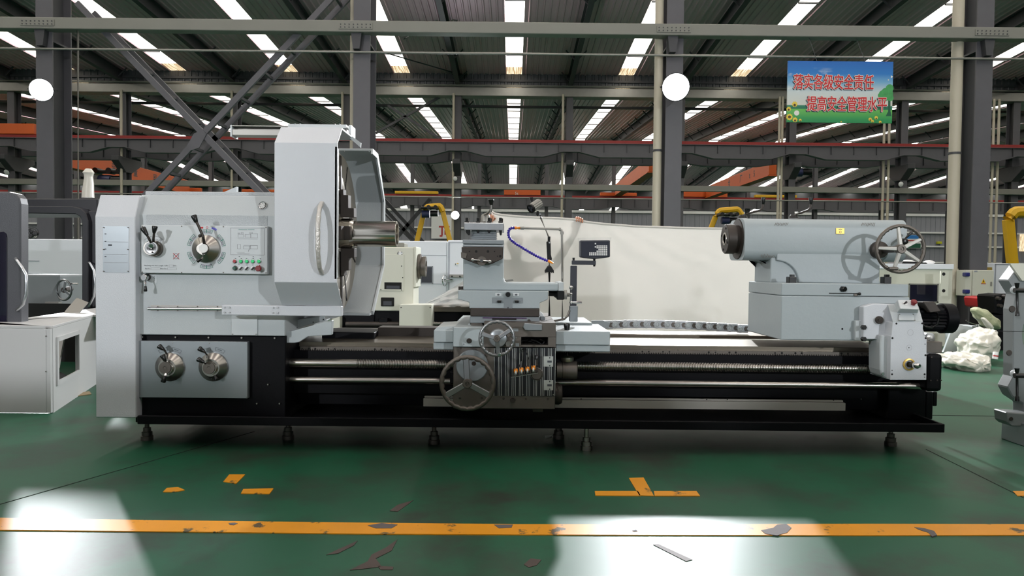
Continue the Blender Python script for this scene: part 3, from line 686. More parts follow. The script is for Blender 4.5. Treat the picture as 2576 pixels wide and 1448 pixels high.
def arc_print(px, py, r0, r1, a0, a1, m, name, Y=YP, n=10, parent=None):
    b = B(); c = W(px, py, Y); k = Y/F_PX; vs = []
    for i in range(n+1):
        t_ = math.radians(a0 + (a1-a0)*i/n)
        for r in (r0, r1): vs.append((c.x + math.cos(t_)*r*k, Y-.0012, c.z + math.sin(t_)*r*k))
    b.add(vs, [(2*i, 2*i+1, 2*i+3, 2*i+2) for i in range(n)])
    return b.build(name, m, parent or cp, smooth=False, fixn=False)
for a0, a1 in ((100, 135), (48, 88)):
    for r in (26.5, 34): arc_print(388, 628, r, r+.7, a0, a1, 'dark_print', 'printed_arc')
for a0 in (60, 56, 52, 108, 114, 120): arc_print(388, 628, 28, 33, a0, a0+1.6, 'dark_print', 'printed_tick')
# speed dial
c = W(519.5, 626, YP); dial = B().rev(c, (0, -1, 0), [(0, .080), (.006, .080), (.012, .078), (.045, .034), (.045, .026), (.075, .026), (.075, 0)], 40).build('speed_dial', 'steel', cp, angle=.35)
c = W(512, 624.5, YP-.075); B().rev(c, (0, -1, 0), [(0, .0255), (.004, .0245), (.004, 0)], 28).build('dial_cap', 'white_plastic', cp)
lever(cp, [(514, 613, 4.16), (511, 595, 4.12), (499, 567, 4.11), (493, 556, 4.11)], .0075, (494, 559, 487, 541, 4.11, .011, .017))
B().ball(W(503, 593, 4.12), .010, 10).build('lever_pin', 'iron_dark', cp)
lever(cp, [(511, 637, 4.15), (510, 648, 4.14), (506, 651, 4.13)], .006, (507, 650.5, 496, 657, 4.13, .006, .011), rm='steel')
for k in range(6):
    ac = 90 + 60*k
    for r, mm in ((40, 'purple_print'), (44.2, 'teal_print'), (48.5, 'teal_print')): arc_print(519.5, 626, r, r+.8, ac-19, ac+19, mm, 'printed_arc')
    for da in (-19, 0, 19):
        w_ = 2.4 if da == 0 else 1.0
        arc_print(519.5, 626, 40, 49, ac+da-w_/2, ac+da+w_/2, 'teal_print', 'printed_divider', n=2)
    for da in (-13, -9, -5, 5, 9, 13): arc_print(519.5, 626, 41.5, 43.5 , ac+da-1, ac+da+1, 'purple_print' if k % 2 else 'dark_print', 'printed_figure', n=2); arc_print(519.5, 626, 45.6, 48, ac+da-.8, ac+da+.8, 'grey_print', 'printed_figure', n=2)
B().pbox(503.5, 570, 511, 574.5, YP-.0012, .001).build('printed_mark', 'red_print', cp, smooth=False)
arc_print(521, 572, 2.1, 2.9, 0, 360, 'red_print', 'printed_ring', n=20)
arc_print(519.5, 626, 52, 57, 62, 76, 'blue_print', 'printed_mark')
# no-turning symbol, schematic, lettering
arc_print(443, 644, 6.4, 7.2, 0, 360, 'dark_print', 'printed_ring', n=24)
for s_ in (1, -1):
    a, c = W(443-7.5, 644-7.5*s_, YP-.0012), W(443+7.5, 644+7.5*s_, YP-.0012); B().bar(a, c, .002, .0022, (0, 1, 0)).build('printed_cross', 'red_print', cp, smooth=False)
place_text('Max.Swing over bed x Length  1280x', 393, 668, YP, 4.4, 'lettering', 'dark_print', cp, wpx=60, extrude=.001)
place_text('mm', 439.5, 668.3, YP, 2.6, 'lettering', 'dark_print', cp, extrude=.001)
place_text('Mach.Nr.', 371.5, 675.3, YP, 3.6, 'lettering', 'dark_print', cp, wpx=12, extrude=.001)
place_text('Manu.Date.', 412, 675.3, YP, 3.6, 'lettering', 'dark_print', cp, wpx=16, extrude=.001)
def outline(px0, py0, px1, py1, Y, w, m, parent, name='printed_line', ex=.0012):
    for q in ((px0, py0, px1, py0+w), (px0, py1-w, px1, py1), (px0, py0, px0+w, py1), (px1-w, py0, px1, py1)): B().pbox(q[0], q[1], q[2], q[3], Y-ex, .001).build(name, m, parent, smooth=False)
outline(425, 665.5, 437, 671, YP, .4, 'grey_print', cp); outline(379, 673, 403, 678, YP, .4, 'grey_print', cp); outline(421, 673, 444, 678, YP, .4, 'grey_print', cp)
outline(580, 573, 665, 641, YP, .7, 'grey_print', cp)
for q in ((598, 589, 613, 597), (616, 589, 631, 597), (630, 587, 648, 598), (598, 585, 603, 588), (606, 584, 612, 588), (628, 584, 635, 588), (597, 614, 605, 626), (612, 618, 630, 626), (630, 617, 648, 626)): outline(*q, YP, .5, 'grey_print', cp)
for q in ((600, 577, 622, 578), (624, 577, 640, 578), (598, 600, 648, 600.7), (597, 637, 628, 637.6), (613, 616.5, 648, 617), (595, 634, 615, 634.5)): B().pbox(*q, YP-.0012, .001).build('printed_line', 'teal_print' if q[1] < 580 else 'grey_print', cp, smooth=False)
B().bar(W(629, 617, YP-.001), W(625, 632, YP-.001), .0012, .002, (0, 1, 0)).build('printed_line', 'grey_print', cp, smooth=False)
# push buttons and switches
def button(parent, px, py, Y, m, r=4.0, h=.012, collar='chrome'):
    c = W(px, py, Y); k = Y/F_PX
    B().rev(c, (0, -1, 0), [(0, r*1.3*k), (.004, r*1.3*k), (.006, r*1.05*k), (.004, r*k), (0, r*k)], 20).build('button_collar', collar, parent)
    return B().rev(c, (0, -1, 0), [(0, r*k), (h*.8, r*k), (h, r*.85*k), (h, 0)], 20).build('push_button', m, parent)
button(cp, 591, 657, YP, 'btn_red')
for x in (606.5, 621.5, 636.5, 652): button(cp, x, 657, YP, 'btn_green')
button(cp, 592, 674, YP, 'btn_dark', 4.6, .022, 'iron')
for x in (606, 621, 636):
    c = W(x, 675, YP); k = YP/F_PX; B().rev(c, (0, -1, 0), [(0, 5*k), (.005, 5*k), (.006, 0)], 20).build('selector_switch', 'white_plastic', cp)
    a, d = W(x-3.2, 678.5, YP-.009), W(x+3.2, 671.5, YP-.009); B().bar(a, d, .008, .012, (0, 1, 0)).build('switch_knob', 'knob_black', cp, bevel=.001, smooth=False)
c = W(653, 675, YP); B().rev(c, (0, -1, 0), [(0, .011), (.012, .011), (.014, .0165), (.026, .0165), (.03, .013), (.03, 0)], 24).build('emergency_stop', 'estop', cp)
B().ball(W(653.5, 667, YP), .0035, 8).build('indicator', 'btn_red', cp)
for x, y in ((592.5, 650), (607, 650), (620, 650), (637, 650), (655, 650.5), (602, 645), (637, 645.5), (621, 666), (636, 666), (601, 664)): B().pbox(x-1.6, y-.6, x+1.6, y+.6, YP-.0012, .001).build('printed_symbol', 'dark_print', cp, smooth=False)
# small lever under the panel
c = W(371, 697, YH); B().cyl(c, c+Vector((0, -.03, 0)), .020, n=20).build('lever_boss', 'iron_dark', hs)
c = W(366, 697.5, YH-.03); B().rev(c, (0, -1, 0), [(0, .019), (.02, .019), (.023, .016), (.023, 0)], 20).build('lever_hub', 'chrome', hs)
lever(hs, [(366, 704, 4.20), (366, 714, 4.19), (366, 722, 4.19)], .0045, (366, 719, 366, 733, 4.19, .007, .010), rm='chrome')
B().pbox(381, 692, 394, 712, YH-.002, .004).build('direction_plate', 'panel_grey', hs, smooth=False)
for y in (697, 707): arc_print(391, y, 3, 3.8, 110, 250, 'dark_print', 'printed_arc', YH-.002, parent=hs)
# slide rod, slide beam of the guard
for y0, y1 in ((768, 772), (778.5, 782)): B().pbox(379, y0, 560, y1, YH-.006, .008).build('guide_strip', 'steel', hs, smooth=False)
B().cyl(W(373, 775.5, YH-.02), W(575, 777, YH-.02), .0085, n=12).build('guide_rod', 'chrome', hs)
for x in (397, 447, 497, 547):
    screw(hs, x, 770.5, YH-.006, 1.5, 'iron'); screw(hs, x, 781, YH-.006, 1.5, 'iron')
B().pbox(582, 794, 647, 843, YH-.008, .012).build('inspection_plate', 'panel_grey', hs, smooth=False, bevel=.001)
for x in (585, 644): screw(hs, x, 840, YH-.008, 1.4)
# ---- chuck guard
x0, x1 = W(690, 500, 4.0).x, W(848, 500, 4.0).x
zA, zB, zC, zD = Z(780, 359, 4.0), Z(780, 710, 4.0), Z(780, 320, 4.11), Z(780, 768, 4.13)
th = .012
gd = B().prism([(4.13, zD), (4.0, zB), (4.0, zA), (4.11, zC), (4.45, zC), (4.45, zC-th), (4.115, zC-th), (4.0+th, zA-.003), (4.0+th, zB+.003), (4.13+th, zD)], x0, x1, 'x').build('chuck_guard', 'paint_light', LT, bevel=.002, smooth=False)
for y in (765, 752): screw(gd, 857.5, y, 4.12, 1.5)
B().prism([(4.0, zA-.02), (4.0, zB+.02), (4.035, zB+.03), (4.035, zA-.03)], x1-.012, x1, 'x').build('edge_flange', 'panel_grey', gd, smooth=False)
h = []
for i in range(15):
    u = i/14; pr = min(1, math.sin(PI*u)**.45*1.05) if 0 < u < 1 else 0
    p_ = W(810, 510 + 178*u, 4.0); h.append(Vector((p_.x, 4.0-.085*pr, p_.z)))
b = B(); k = len(h)
for i, p_ in enumerate(h):
    t_ = (h[min(i+1, k-1)]-h[max(i-1, 0)]).normalized(); nrm = Vector((1, 0, 0)).cross(t_).normalized()
    wob = .001*math.sin(i*2.3)
    b.v += [tuple(p_ + Vector((sx*(.011+wob), 0, 0)) + nrm*sy*.010) for sx, sy in ((-1, -.6), (-.6, -1), (.6, -1), (1, -.6), (1, .6), (.6, 1), (-.6, 1), (-1, .6))]
b.f += [(i*8+j, i*8+(j+1) % 8, (i+1)*8+(j+1) % 8, (i+1)*8+j) for i in range(k-1) for j in range(8)] + [tuple(range(8)), tuple(range((k-1)*8, k*8))]
b.build('guard_handle', 'silver_tape', gd)
# slide beam under the guard
sb_ = B().pbox(557, 768.5, 858.5, 794, 4.12, .05).build('slide_beam', 'paint_light', LT, bevel=.004, smooth=False)
for x in (565.5, 577.5, 687.5, 699):
    for y in (772.5, 785): screw(sb_, x, y+ (x-560)*.008, 4.12, 2.2, 'chrome', .008)
# top slide rail with end stop
tr = B(); 
tr.pbox(580, 326, 872, 341, 4.40, .09); tr.pbox(580, 316, 872, 319, 4.40, .09); tr.pbox(580, 318, 872, 327, 4.44, .05)
tr = tr.build('top_rail', 'galv', LT, bevel=.002, smooth=False)
B().pbox(579, 314, 583, 343, 4.395, .1).build('rail_end_plate', 'panel_grey', tr, smooth=False)
B().pbox(724, 312.5, 871, 321, 4.33, .06).build('hanger_plate', 'panel_grey', tr, smooth=False)
B().pbox(877, 314, 883, 341, 4.33, .12).build('rail_end_plate', 'panel_grey', tr, smooth=False)
B().pprism([(878, 337), (908, 359), (907, 371), (877, 345)], 4.36, 4.375).build('stop_arm', 'panel_grey', tr, smooth=False)
for x in (743, 756, 843, 855): screw(tr, x, 312, 4.34, 1.8, 'chrome', .01)
screw(tr, 880, 338, 4.33, 2, 'iron', .008)
# back shell of the guard
x0b, x1b = W(690, 500, 4.0).x, -.93
pr = [(4.83, 1.825), (5.02, 1.82), (5.31, 1.52), (5.30, 1.06), (4.89, .735)]
inn = [(4.83, 1.81), (5.01, 1.805), (5.295, 1.515), (5.285, 1.065), (4.88, .75)]
bs_ = B().prism(pr + inn[::-1], x0b, x1b, 'x').build('guard_back_shell', 'paint', LT, smooth=False, bevel=.002)
rim = [(y-.03 if y > 4.95 else y, z) for y, z in inn]
B().prism(pr + [(y - .028*(1 if 0 < i < 4 else .3), z - (.02 if i < 2 else (-.01 if i > 3 else 0))) for i, (y, z) in enumerate(inn)][::-1], x1b, x1b+.012, 'x').build('shell_rim', 'panel_grey', bs_, smooth=False)
B().prism([(4.89, .735), (4.80, .735), (4.80, .75), (4.88, .75)], x0b, x1b, 'x').build('shell_lip', 'paint', bs_, smooth=False)
for x, y in ((867, 380), (929, 381)): screw(bs_, x, y, 4.82, 1.4, 'chrome')
# ---- chuck with jaws
XF = -1.083; ax = Vector((1, 0, 0))
ck = B().rev((XF-.17, YS, ZS), ax, [(0, .40), (.02, .50), (.15, .505), (.17, .49), (.168, .44), (.170, .435), (.170, .36), (.168, .355), (.170, .35), (.170, .28), (.168, .275), (.170, .27), (.170, .12), (.13, .10), (.13, 0)], 64).build('chuck', 'chuck_steel', LT, angle=.5)
mat('slot_black', (8, 8, 8), .8)
for k in range(8):
    a0 = math.radians(22.5 + 45*k); d = Vector((0, math.cos(a0), math.sin(a0)))
    c = Vector((XF+.0005, YS, ZS)); B().bar(c + d*.17, c + d*.47, .014 if k % 2 else .016, .004, (1, 0, 0)).build('tee_slot', 'slot_black', ck, smooth=False)
for k in range(4):
    a0 = math.radians(93 + 90*k); d = Vector((0, math.cos(a0), math.sin(a0))); c = Vector((XF, YS, ZS))
    sd = Vector((0, -math.sin(a0), math.cos(a0)))
    B().bar(c + d*.12 + ax*.005, c + d*.48 + ax*.003, .03, .008, (1, 0, 0)).build('jaw_guide', 'iron_dark', ck, smooth=False)
    J = B()
    prof = [(.096, 0), (.096, .085), (.155, .085), (.155, .05), (.235, .05), (.235, .02), (.27, .02), (.27, 0)]
    A = [c + d*u + ax*(.008+v) + sd*.042 for u, v in prof]; C_ = [c + d*u + ax*(.008+v) - sd*.042 for u, v in prof]
    J.loft(A, C_); J.build('chuck_jaw', 'iron_dark', ck, bevel=.003, smooth=False)
# ---- steel tube gripped by the chuck
xe = W(999, 592, YS).x; xk = W(893, 590, YS).x
tube = B().rev((XF-.03, YS, ZS-.005), ax, [(0, .06), (0, .096), (xk-XF+.01, .096), (xk-XF+.03, .081), (xe-XF+.028, .081), (xe-XF+.03, .079), (xe-XF+.03, .066), (xe-XF-.02, .064), (.05, .064), (0, .06)], 48).build('steel_tube', 'tube_steel', angle=.4)
tag(tube, 'thick polished steel tube held in the lathe chuck', 'tube')
# ---- black base of the headstock, gearbox plate
YBf = 4.27
hb = B().pbox(340, 843.5, 718, 1064, YBf, 1.0).build('headstock_base', 'machine_black', LT, bevel=.004, smooth=False)
for x in (360, 443, 526, 609, 692): screw(hb, x, 848 + (x-500)*.008, YBf, 2.6, 'steel', .01)
for x, y in ((675, 966), (647, 1014), (704, 1014)): screw(hb, x, y, YBf, 2.3, 'steel', .01)
for i in range(5): screw(hb, 368+83*i, 1056+i*.8, YBf, 2.2, 'iron_dark', .01)
YG = 4.235
gp = B().pbox(342, 858, 622.5, 1000.5, YG, .035).build('gearbox_panel', 'plate_alu', LT, bevel=.002, smooth=False)
for x, y in ((345, 861), (434, 862), (526, 863), (619, 865), (345, 928), (618, 931), (345, 996), (436, 997), (526, 998), (619, 998)): screw(gp, x, y, YG, 1.5, 'steel', .003)
for cx, hx, hy in ((428.6, 415.6, 924.8), (537.7, 526, 924.8)):
    c = W(cx, 922, YG); B().rev(c, (0, -1, 0), [(0, .083), (.012, .083), (.018, .078), (.045, .05), (.045, .037), (.06, .037)], 40).build('gear_dial', 'steel', gp, angle=.35)
    c = W(hx, hy, YG-.06); B().rev(c, (0, -1, 0), [(0, .036), (.006, .034), (.006, .01), (.004, .008), (.004, 0)], 28).build('dial_hub', 'iron', gp)
for i, ch in enumerate('123'):
    place_text(ch, (420, 439, 446)[i], (898, 906, 925)[i], YG-.03, 5.5, 'dial_figure', 'black', gp, .01, .004)
for x, y in ((520, 898), (556, 924), (531, 951), (404, 906), (403, 943), (436, 943)): B().pbox(x-1, y-2.5, x+1, y+2.5, YG-.034, .002).build('dial_mark', 'dark_print', gp, smooth=False)
lever(gp, [(419, 889, 4.22), (415, 882, 4.20), (411, 877, 4.19)], .006, (412, 879, 399, 869, 4.18, .009, .0155))
lever(gp, [(417, 908, 4.17), (414, 903, 4.15)], .006, (416, 908, 408, 892, 4.13, .009, .0155))
lever(gp, [(417, 940, 4.17), (414, 948, 4.15)], .006, (416, 945, 410, 961, 4.14, .008, .0145), rm='chrome')
lever(gp, [(521, 893, 4.22), (516, 886, 4.20), (512, 882, 4.19)], .006, (514, 884, 500, 875, 4.18, .009, .0155))
lever(gp, [(517, 914, 4.17), (511, 910, 4.15)], .006, (513, 911, 497, 902, 4.13, .009, .0155))
lever(gp, [(538, 938, 4.2), (541, 946, 4.19)], .006, (540, 944, 545, 954, 4.19, .008, .013))
for px in (434, 543):
    for a0, a1 in ((58, 84), (98, 122)):
        for r in (47, 55): arc_print(px-6, 928, r, r+.6, a0, a1, 'dark_print', 'printed_arc', YG, parent=gp)
        for e in (a0, a1): arc_print(px-6, 928, 47, 55, e-.4, e+.4, 'dark_print', 'printed_tick', YG, n=2, parent=gp)
    for a0 in (66, 68.5, 71, 73.5, 76): arc_print(px-6, 928, 50, 52.5, a0, a0+1.4, 'dark_print', 'printed_tick', YG, n=2, parent=gp)
# ---- bed
XL, XR = W(717, 900, 4.45).x, W(2330, 950, 4.45).x
zr = lambda py, Y: W(1700, py, Y).z
bed = B().box(XL-.3, XR, 4.53, 5.15, .2, zr(881, 4.50)).build('bed', 'machine_black', LT, bevel=.004, smooth=False)
B().box(XL-.02, XR-.3, 4.44, 4.54, zr(1000, 4.4), zr(893, 4.4)).build('bed_recess_panel', 'machine_black', bed, smooth=False)
xw0, xw1 = W(752, 850, 4.5).x, W(2216, 870, 4.5).x
fw = B().prism([(4.50, zr(881, 4.50)), (4.50, zr(869, 4.50)), (4.54, zr(866.5, 4.54)), (4.76, zr(852, 4.76)), (4.76, zr(881, 4.50))], xw0, xw1, 'x').build('front_way', 'way_steel', LT, bevel=.002, smooth=False)
B().box(xw0+.05, xw1, 4.76, 4.96, zr(881, 4.5), zr(872, 4.5)).build('bed_trough', 'rust', LT, smooth=False)
xr0 = W(835, 835, 5.0).x
rw = B().prism([(4.94, zr(850, 4.94)), (4.94, zr(842, 4.94)), (5.18, zr(832.5, 5.18)), (5.18, zr(850, 4.94))], xr0, XR+.05, 'x').build('rear_way', 'way_steel', LT, bevel=.002, smooth=False)
B().box(W(952, 830, 4.8).x, W(1100, 830, 4.8).x, 4.78, 4.94, zr(864, 4.8), zr(830, 4.8)).build('way_wedge', 'iron_dark', LT, bevel=.003, smooth=False)
B().box(W(835, 830, 4.9).x, W(960, 830, 4.9).x, 4.64, 4.95, zr(870, 4.7), zr(842, 4.7)).build('gap_block', 'machine_black', LT, bevel=.003, smooth=False)
# rack
zt_, zr0, zr1 = zr(881, 4.46), zr(887, 4.46), zr(893.5, 4.46)
xa, xb = W(755, 880, 4.46).x, W(2212, 890, 4.46).x; n = int((xb-xa)/.0108); pts = [(xb, zt_), (xa, zt_)]
for i in range(n):
    u = xa + .0108*i; pts += [(u, zr0), (u+.0034, zr1), (u+.0054, zr1), (u+.0088, zr0)]
pts.append((xb, zr0))
bb = B(); k = len(pts)
vs = [(x, 4.46, z) for x, z in pts] + [(x, 4.53, z) for x, z in pts]
bb.add(vs, [(i, (i+1) % k, k+(i+1) % k, k+i) for i in range(k)])
for i in range(n):
    o = 2 + 4*i; bb.f += [(o, o+1, o+2, o+3)]
bb.add([(xa, 4.46, zt_), (xb, 4.46, zt_), (xb, 4.46, zr0), (xa, 4.46, zr0)], [(0, 1, 2, 3)])
rk = bb.build('rack', 'iron', LT, smooth=False, fixn=False)
for x in (760, 777, 793, 826, 842, 943, 959, 995, 1011, 1616, 1632, 1668, 1684, 1783, 1800, 1835, 1851, 1950, 1967, 2001, 2017, 2117, 2133, 2168, 2184):
    screw(rk, x, 882.5 + (x-1500)*.0105 + (0 if x > 1300 else 1.5), 4.459, 2.6 if x % 2 else 1.9, 'slot_black', .001)
# lead screw and feed rod
zl = W(1500, 920, 4.37).z; x0_, x1_, xs_ = W(719, 915, 4.37).x, W(2216, 930, 4.37).x, W(900, 915, 4.37).x
prof = [(0, .026), (xs_-x0_, .026)]; u = xs_-x0_; L_ = x1_-x0_-.09
while u < L_:
    prof += [(u+.001, .020), (u+.0042, .020), (u+.0052, .0265), (u+.0088, .0265)]; u += .0096
prof += [(L_+.001, .022), (x1_-x0_, .022)]
B().rev((x0_, 4.37, zl), (1, 0, 0), prof, 20).build('lead_screw', 'steel', LT, angle=.4)
zf = W(1500, 962, 4.37).z
B().cyl((W(724, 957, 4.37).x, 4.37, zf), (W(2338, 970, 4.37).x, 4.37, zf), .0205, n=20).build('feed_rod', 'steel', LT)
B().cyl((XL-.02, 4.37, zl), (XL+.05, 4.37, zl), .03, n=20).build('screw_bushing', 'machine_black', LT)
# pale strip along the bed
ls = B().pbox(1065, 1008, 2127, 1027, 4.33, .02).build('cover_strip', 'galv', LT, smooth=False); B().pbox(1068, 1001.5, 2121, 1005.5, 4.36, .02).build('strip_flange', 'galv', ls, smooth=False)
for x in (1092, 1462, 1778, 1830, 2097): screw(ls, x, 1003.5 + (x-1580)*.0105*.4, 4.358, 1.6, 'slot_black', .002)
# chip tray with lip, right-hand end of the bed
xt0, xt1 = W(345, 1060, 4.15).x, W(2377, 1075, 4.15).x
ztt, ztb = W(1400, 1056, 4.15).z, W(1400, 1077.5, 4.15).z
b = B(); b.box(xt0, xt1, 4.15, 4.17, ztb, ztt); b.box(xt0, xt1, 4.17, 5.25, ztb, ztb+.012); b.box(xt1-.02, xt1, 4.17, 5.25, ztb+.012, ztt)
b.build('chip_tray', 'machine_black', LT, smooth=False, bevel=.003)
eb = B().pbox(2332, 890, 2372, 985, 4.28, .7).build('bed_end_block', 'machine_black', LT, bevel=.02, smooth=False, seg=2)
B().pbox(2235, 960, 2330, 1056, 4.45, .5).build('bed_foot', 'machine_black', LT, bevel=.006, smooth=False)
B().pbox(2330, 985, 2347, 1054, 4.45, .6).build('bed_foot_rib', 'machine_black', LT, bevel=.004, smooth=False); B().pbox(2347, 985, 2358, 1021, 4.6, .3).build('end_bracket', 'machine_black', LT, bevel=.004, smooth=False)
B().pbox(2325, 859, 2371, 888, 4.62, .5).build('way_end', 'iron', LT, bevel=.004, smooth=False)
for x, y in ((2343, 898), (2341, 956), (2357, 956), (2367, 956)): screw(eb, x, y, 4.28, 2.2, 'iron_dark', .004)
for x in (2166, 2224): screw(bed, x, 1003, 4.53, 1.3, 'steel', .004)
# white bed cover by the guard
wc = B().pprism([(716, 833), (739, 831), (830, 806), (836, 806), (834, 842), (775, 846), (752, 860), (740, 862), (716, 862)], 4.30, 4.34).build('swarf_cover', 'paint', LT, smooth=False, bevel=.003)
B().pprism([(716, 808), (815, 794), (820, 806), (718, 832)], 4.5, 4.9).build('cover_plate', 'paint', wc, smooth=False, bevel=.003)
for x, y in ((747, 824), (788, 810), (814, 803)): screw(wc, x, y, 4.49, 1.6, 'slot_black', .004)
# levelling feet
for px, py, Y in ((370, 1120, 4.40), (725, 1116, 4.45), (1092, 1119, 4.38), (1405, 1112, 4.55), (1475, 1130, 4.27), (2240, 1122, 4.45)):
    x = G(px, py).x * Y/G(px, py).y
    fo = B().rev((x, Y, 0), (0, 0, 1), [(0, .035), (.025, .035), (.027, .03), (.05, .03), (.052, .022), (.075, .022), (.076, .013), (ztb+.01, .013)], 18).build('levelling_foot', 'steel' if px == 1475 else 'iron', LT)
# ================================================================ carriage
mat('apron_black', (16, 17, 24), .4); mat('stripe_grey', (176, 180, 176), .45)
mat('hose_blue', (52, 34, 150), .35); mat('hose_orange', (236, 140, 30), .4); mat('dro_dark', (52, 54, 62), .4); mat('dro_face', (44, 47, 58), .25)
mat('wheel_steel', (140, 142, 144), .3, metal=.8, var=.12, vscale=10)
YA = 4.05
ap = B().pbox(1140, 872, 1397, 1028, YA, .30).build('apron', 'iron', LT, bevel=.004, smooth=False)
sp_ = B().pbox(1243, 874, 1397, 996, YA-.004, .006).build('striped_plate', 'apron_black', ap, smooth=False)
for zx in (698, 738, 752, 768, 805, 822, 838, 870, 888, 904, 940, 955, 970, 1010, 1025, 1040, 1077, 1092, 1107, 1145, 1160, 1177, 1214, 1230, 1246, 1282):
    x = 1060 + zx/3.81; B().pbox(x-.6, 874.5, x+.6, 995.5, YA-.0055, .002).build('stripe', 'stripe_grey', sp_ if False else ap, smooth=False)
for y, up in ((896, 1), (955.5, -1)):
    lp = B().pbox(1367.5, y, 1391.5, y+25.5, YA-.008, .003).build('label_plate', 'stripe_grey', ap, smooth=False)
    B().pbox(1377, y+10.5, 1388, y+15.5, YA-.0095, .002).build('label_figure', 'dark_print', lp, smooth=False)
    for yy, sg in ((y+3, up), (y+22.5, -up)):
        B().pprism([(1381, yy+1*sg), (1385, yy+1*sg), (1383, yy-2*sg)], YA-.0095, YA-.008).build('label_arrow', 'knob_black', lp, smooth=False); B().pbox(1382.3, yy-1, 1383.7, yy+2.5, YA-.0093, .001).build('label_arrow_stem', 'knob_black', lp, smooth=False)
for x, y in ((1247, 877), (1393, 876), (1316, 992), (1392, 992)): screw(ap, x, y, YA-.004, 1.4)
for x, y, r in ((1159, 876, 2.8), (1158, 939, 2.8), (1157, 1001, 2.8), (1212, 1001, 2.8), (1267, 1002, 2.8), (1323, 1003, 2.8), (1378, 1003, 2.8)): screw(ap, x, y, YA, r, 'iron_dark', .003)
screw(ap, 1290, 1006, YA, 6.5, 'iron_dark', .025, 'drain_plug', 14)
B().pbox(1340, 1028, 1366, 1036, YA+.05, .1).build('drain_fitting', 'iron_dark', ap, smooth=False, bevel=.003)
c = W(1350, 940, YA-.004); B().rev(c, (0, -1, 0), [(0, .036), (.004, .036), (.005, .032), (.002, .030), (.002, .028), (.012, .027), (.012, 0)], 28).build('lever_disc', 'iron', ap)
lever(ap, [(1350, 936, YA-.03), (1350, 918, YA-.04), (1350, 902, YA-.04)], .006, (1350, 904, 1351, 893, YA-.04, .012, .012))
# terminal board with orange connectors hanging on wires
tbd = thing('terminal_board', W(1320, 945, YA-.05), 'small metal strip with four orange wire connectors hanging before the striped apron', 'connector')
B().bar(W(1286, 948, YA-.05), W(1353, 937, YA-.05), .022, .004).build('strip', 'steel', tbd, smooth=False)
for x, y in ((1297.5, 934), (1312, 931.5), (1327, 929), (1342, 926.5)):
    B().pbox(x-5, y-7, x+5, y+3, YA-.056, .02).build('connector', 'hose_orange', tbd, smooth=False, bevel=.003)
    B().pbox(x-2, y-2, x+2, y+5, YA-.060, .008).build('terminal', 'white_plastic', tbd, smooth=False); B().pbox(x-2.5, y+3, x+2.5, y+9, YA-.054, .012).build('screw_post', 'steel', tbd, smooth=False)
    B().pbox(x+5, y-5, x+8.5, y+9, YA-.05, .012).build('divider', 'iron_dark', tbd, smooth=False); B().pbox(x-3.5, y-8.5, x-1, y-5, YA-.057, .01).build('wire_clamp', 'rust', tbd, smooth=False)
for pts in ([(1318, 862), (1312, 885), (1311, 905), (1308, 915), (1304, 930)], [(1319, 862), (1318, 884), (1316, 905), (1314, 926)], [(1321, 862), (1324, 885), (1331, 905), (1330, 924)], [(1326, 862), (1337, 878), (1342, 900), (1341, 920)]):
    B().tube([W(x, y, YA-.05 + (.12 if y < 864 else 0)) for x, y in pts], .0022, n=6).build('wire', 'knob_black', tbd)
# handwheels
def handwheel(parent, px, py, Y, R, angs, rim=.016, hub=.028, m='wheel_steel', spoke=.016, wave=.004, waves=24, tilt=(0, -1, 0), taper=.7, capm='iron', sm=None):
    c = W(px, py, Y); ax, u, v = frame_of(tilt)
    t = B().torus(c, tilt, R-rim, rim, 72, 10, wave, waves).build('handwheel', m, parent)
    for a in angs:
        d = Vector((math.cos(math.radians(a)), 0, math.sin(math.radians(a)))); d = (d - ax*d.dot(ax)).normalized()
        sd = d.cross(ax)
        A = [c + d*hub*.7 + sd*s*spoke + ax*(-.012*q + .005) for s, q in ((-1, -1), (1, -1), (1, 1), (-1, 1))]
        E = [c + d*(R-rim*1.4) + sd*s*spoke*taper + ax*(-.008*q) for s, q in ((-1, -1), (1, -1), (1, 1), (-1, 1))]
        B().loft(A, E).build('wheel_spoke', sm or m, parent, bevel=.003, smooth=False)
    B().rev(c - ax*.03, ax, [(0, hub*.9), (.01, hub), (.045, hub), (.052, hub*.85), (.052, hub*.45), (.047, hub*.4), (.047, hub*.2), (.05, hub*.15), (.05, 0)], 28).build('wheel_hub', capm, parent)
    return c
c = W(1188, 918, YA); B().rev(c, (0, -1, 0), [(0, .088), (.018, .088), (.022, .084), (.022, 0)], 40).build('graduated_dial', 'plate_alu', ap)
c = handwheel(ap, 1176, 963, 3.84, .148, (94, 211, -29), rim=.0125, hub=.026, spoke=.015, taper=1.1, m='iron', sm='wheel_steel')
B().cyl(W(1178, 963, 4.06), c, .022, n=16).build('wheel_shaft', 'iron', ap)
B().cyl(W(1192, 914, 3.90), W(1192, 914, 3.94), .012, n=12).build('wheel_stop', 'iron_dark', ap)
B().pbox(1132, 935, 1141, 965, YA+.1, .1).build('rod_bearing', 'machine_black', ap, smooth=False, bevel=.004)
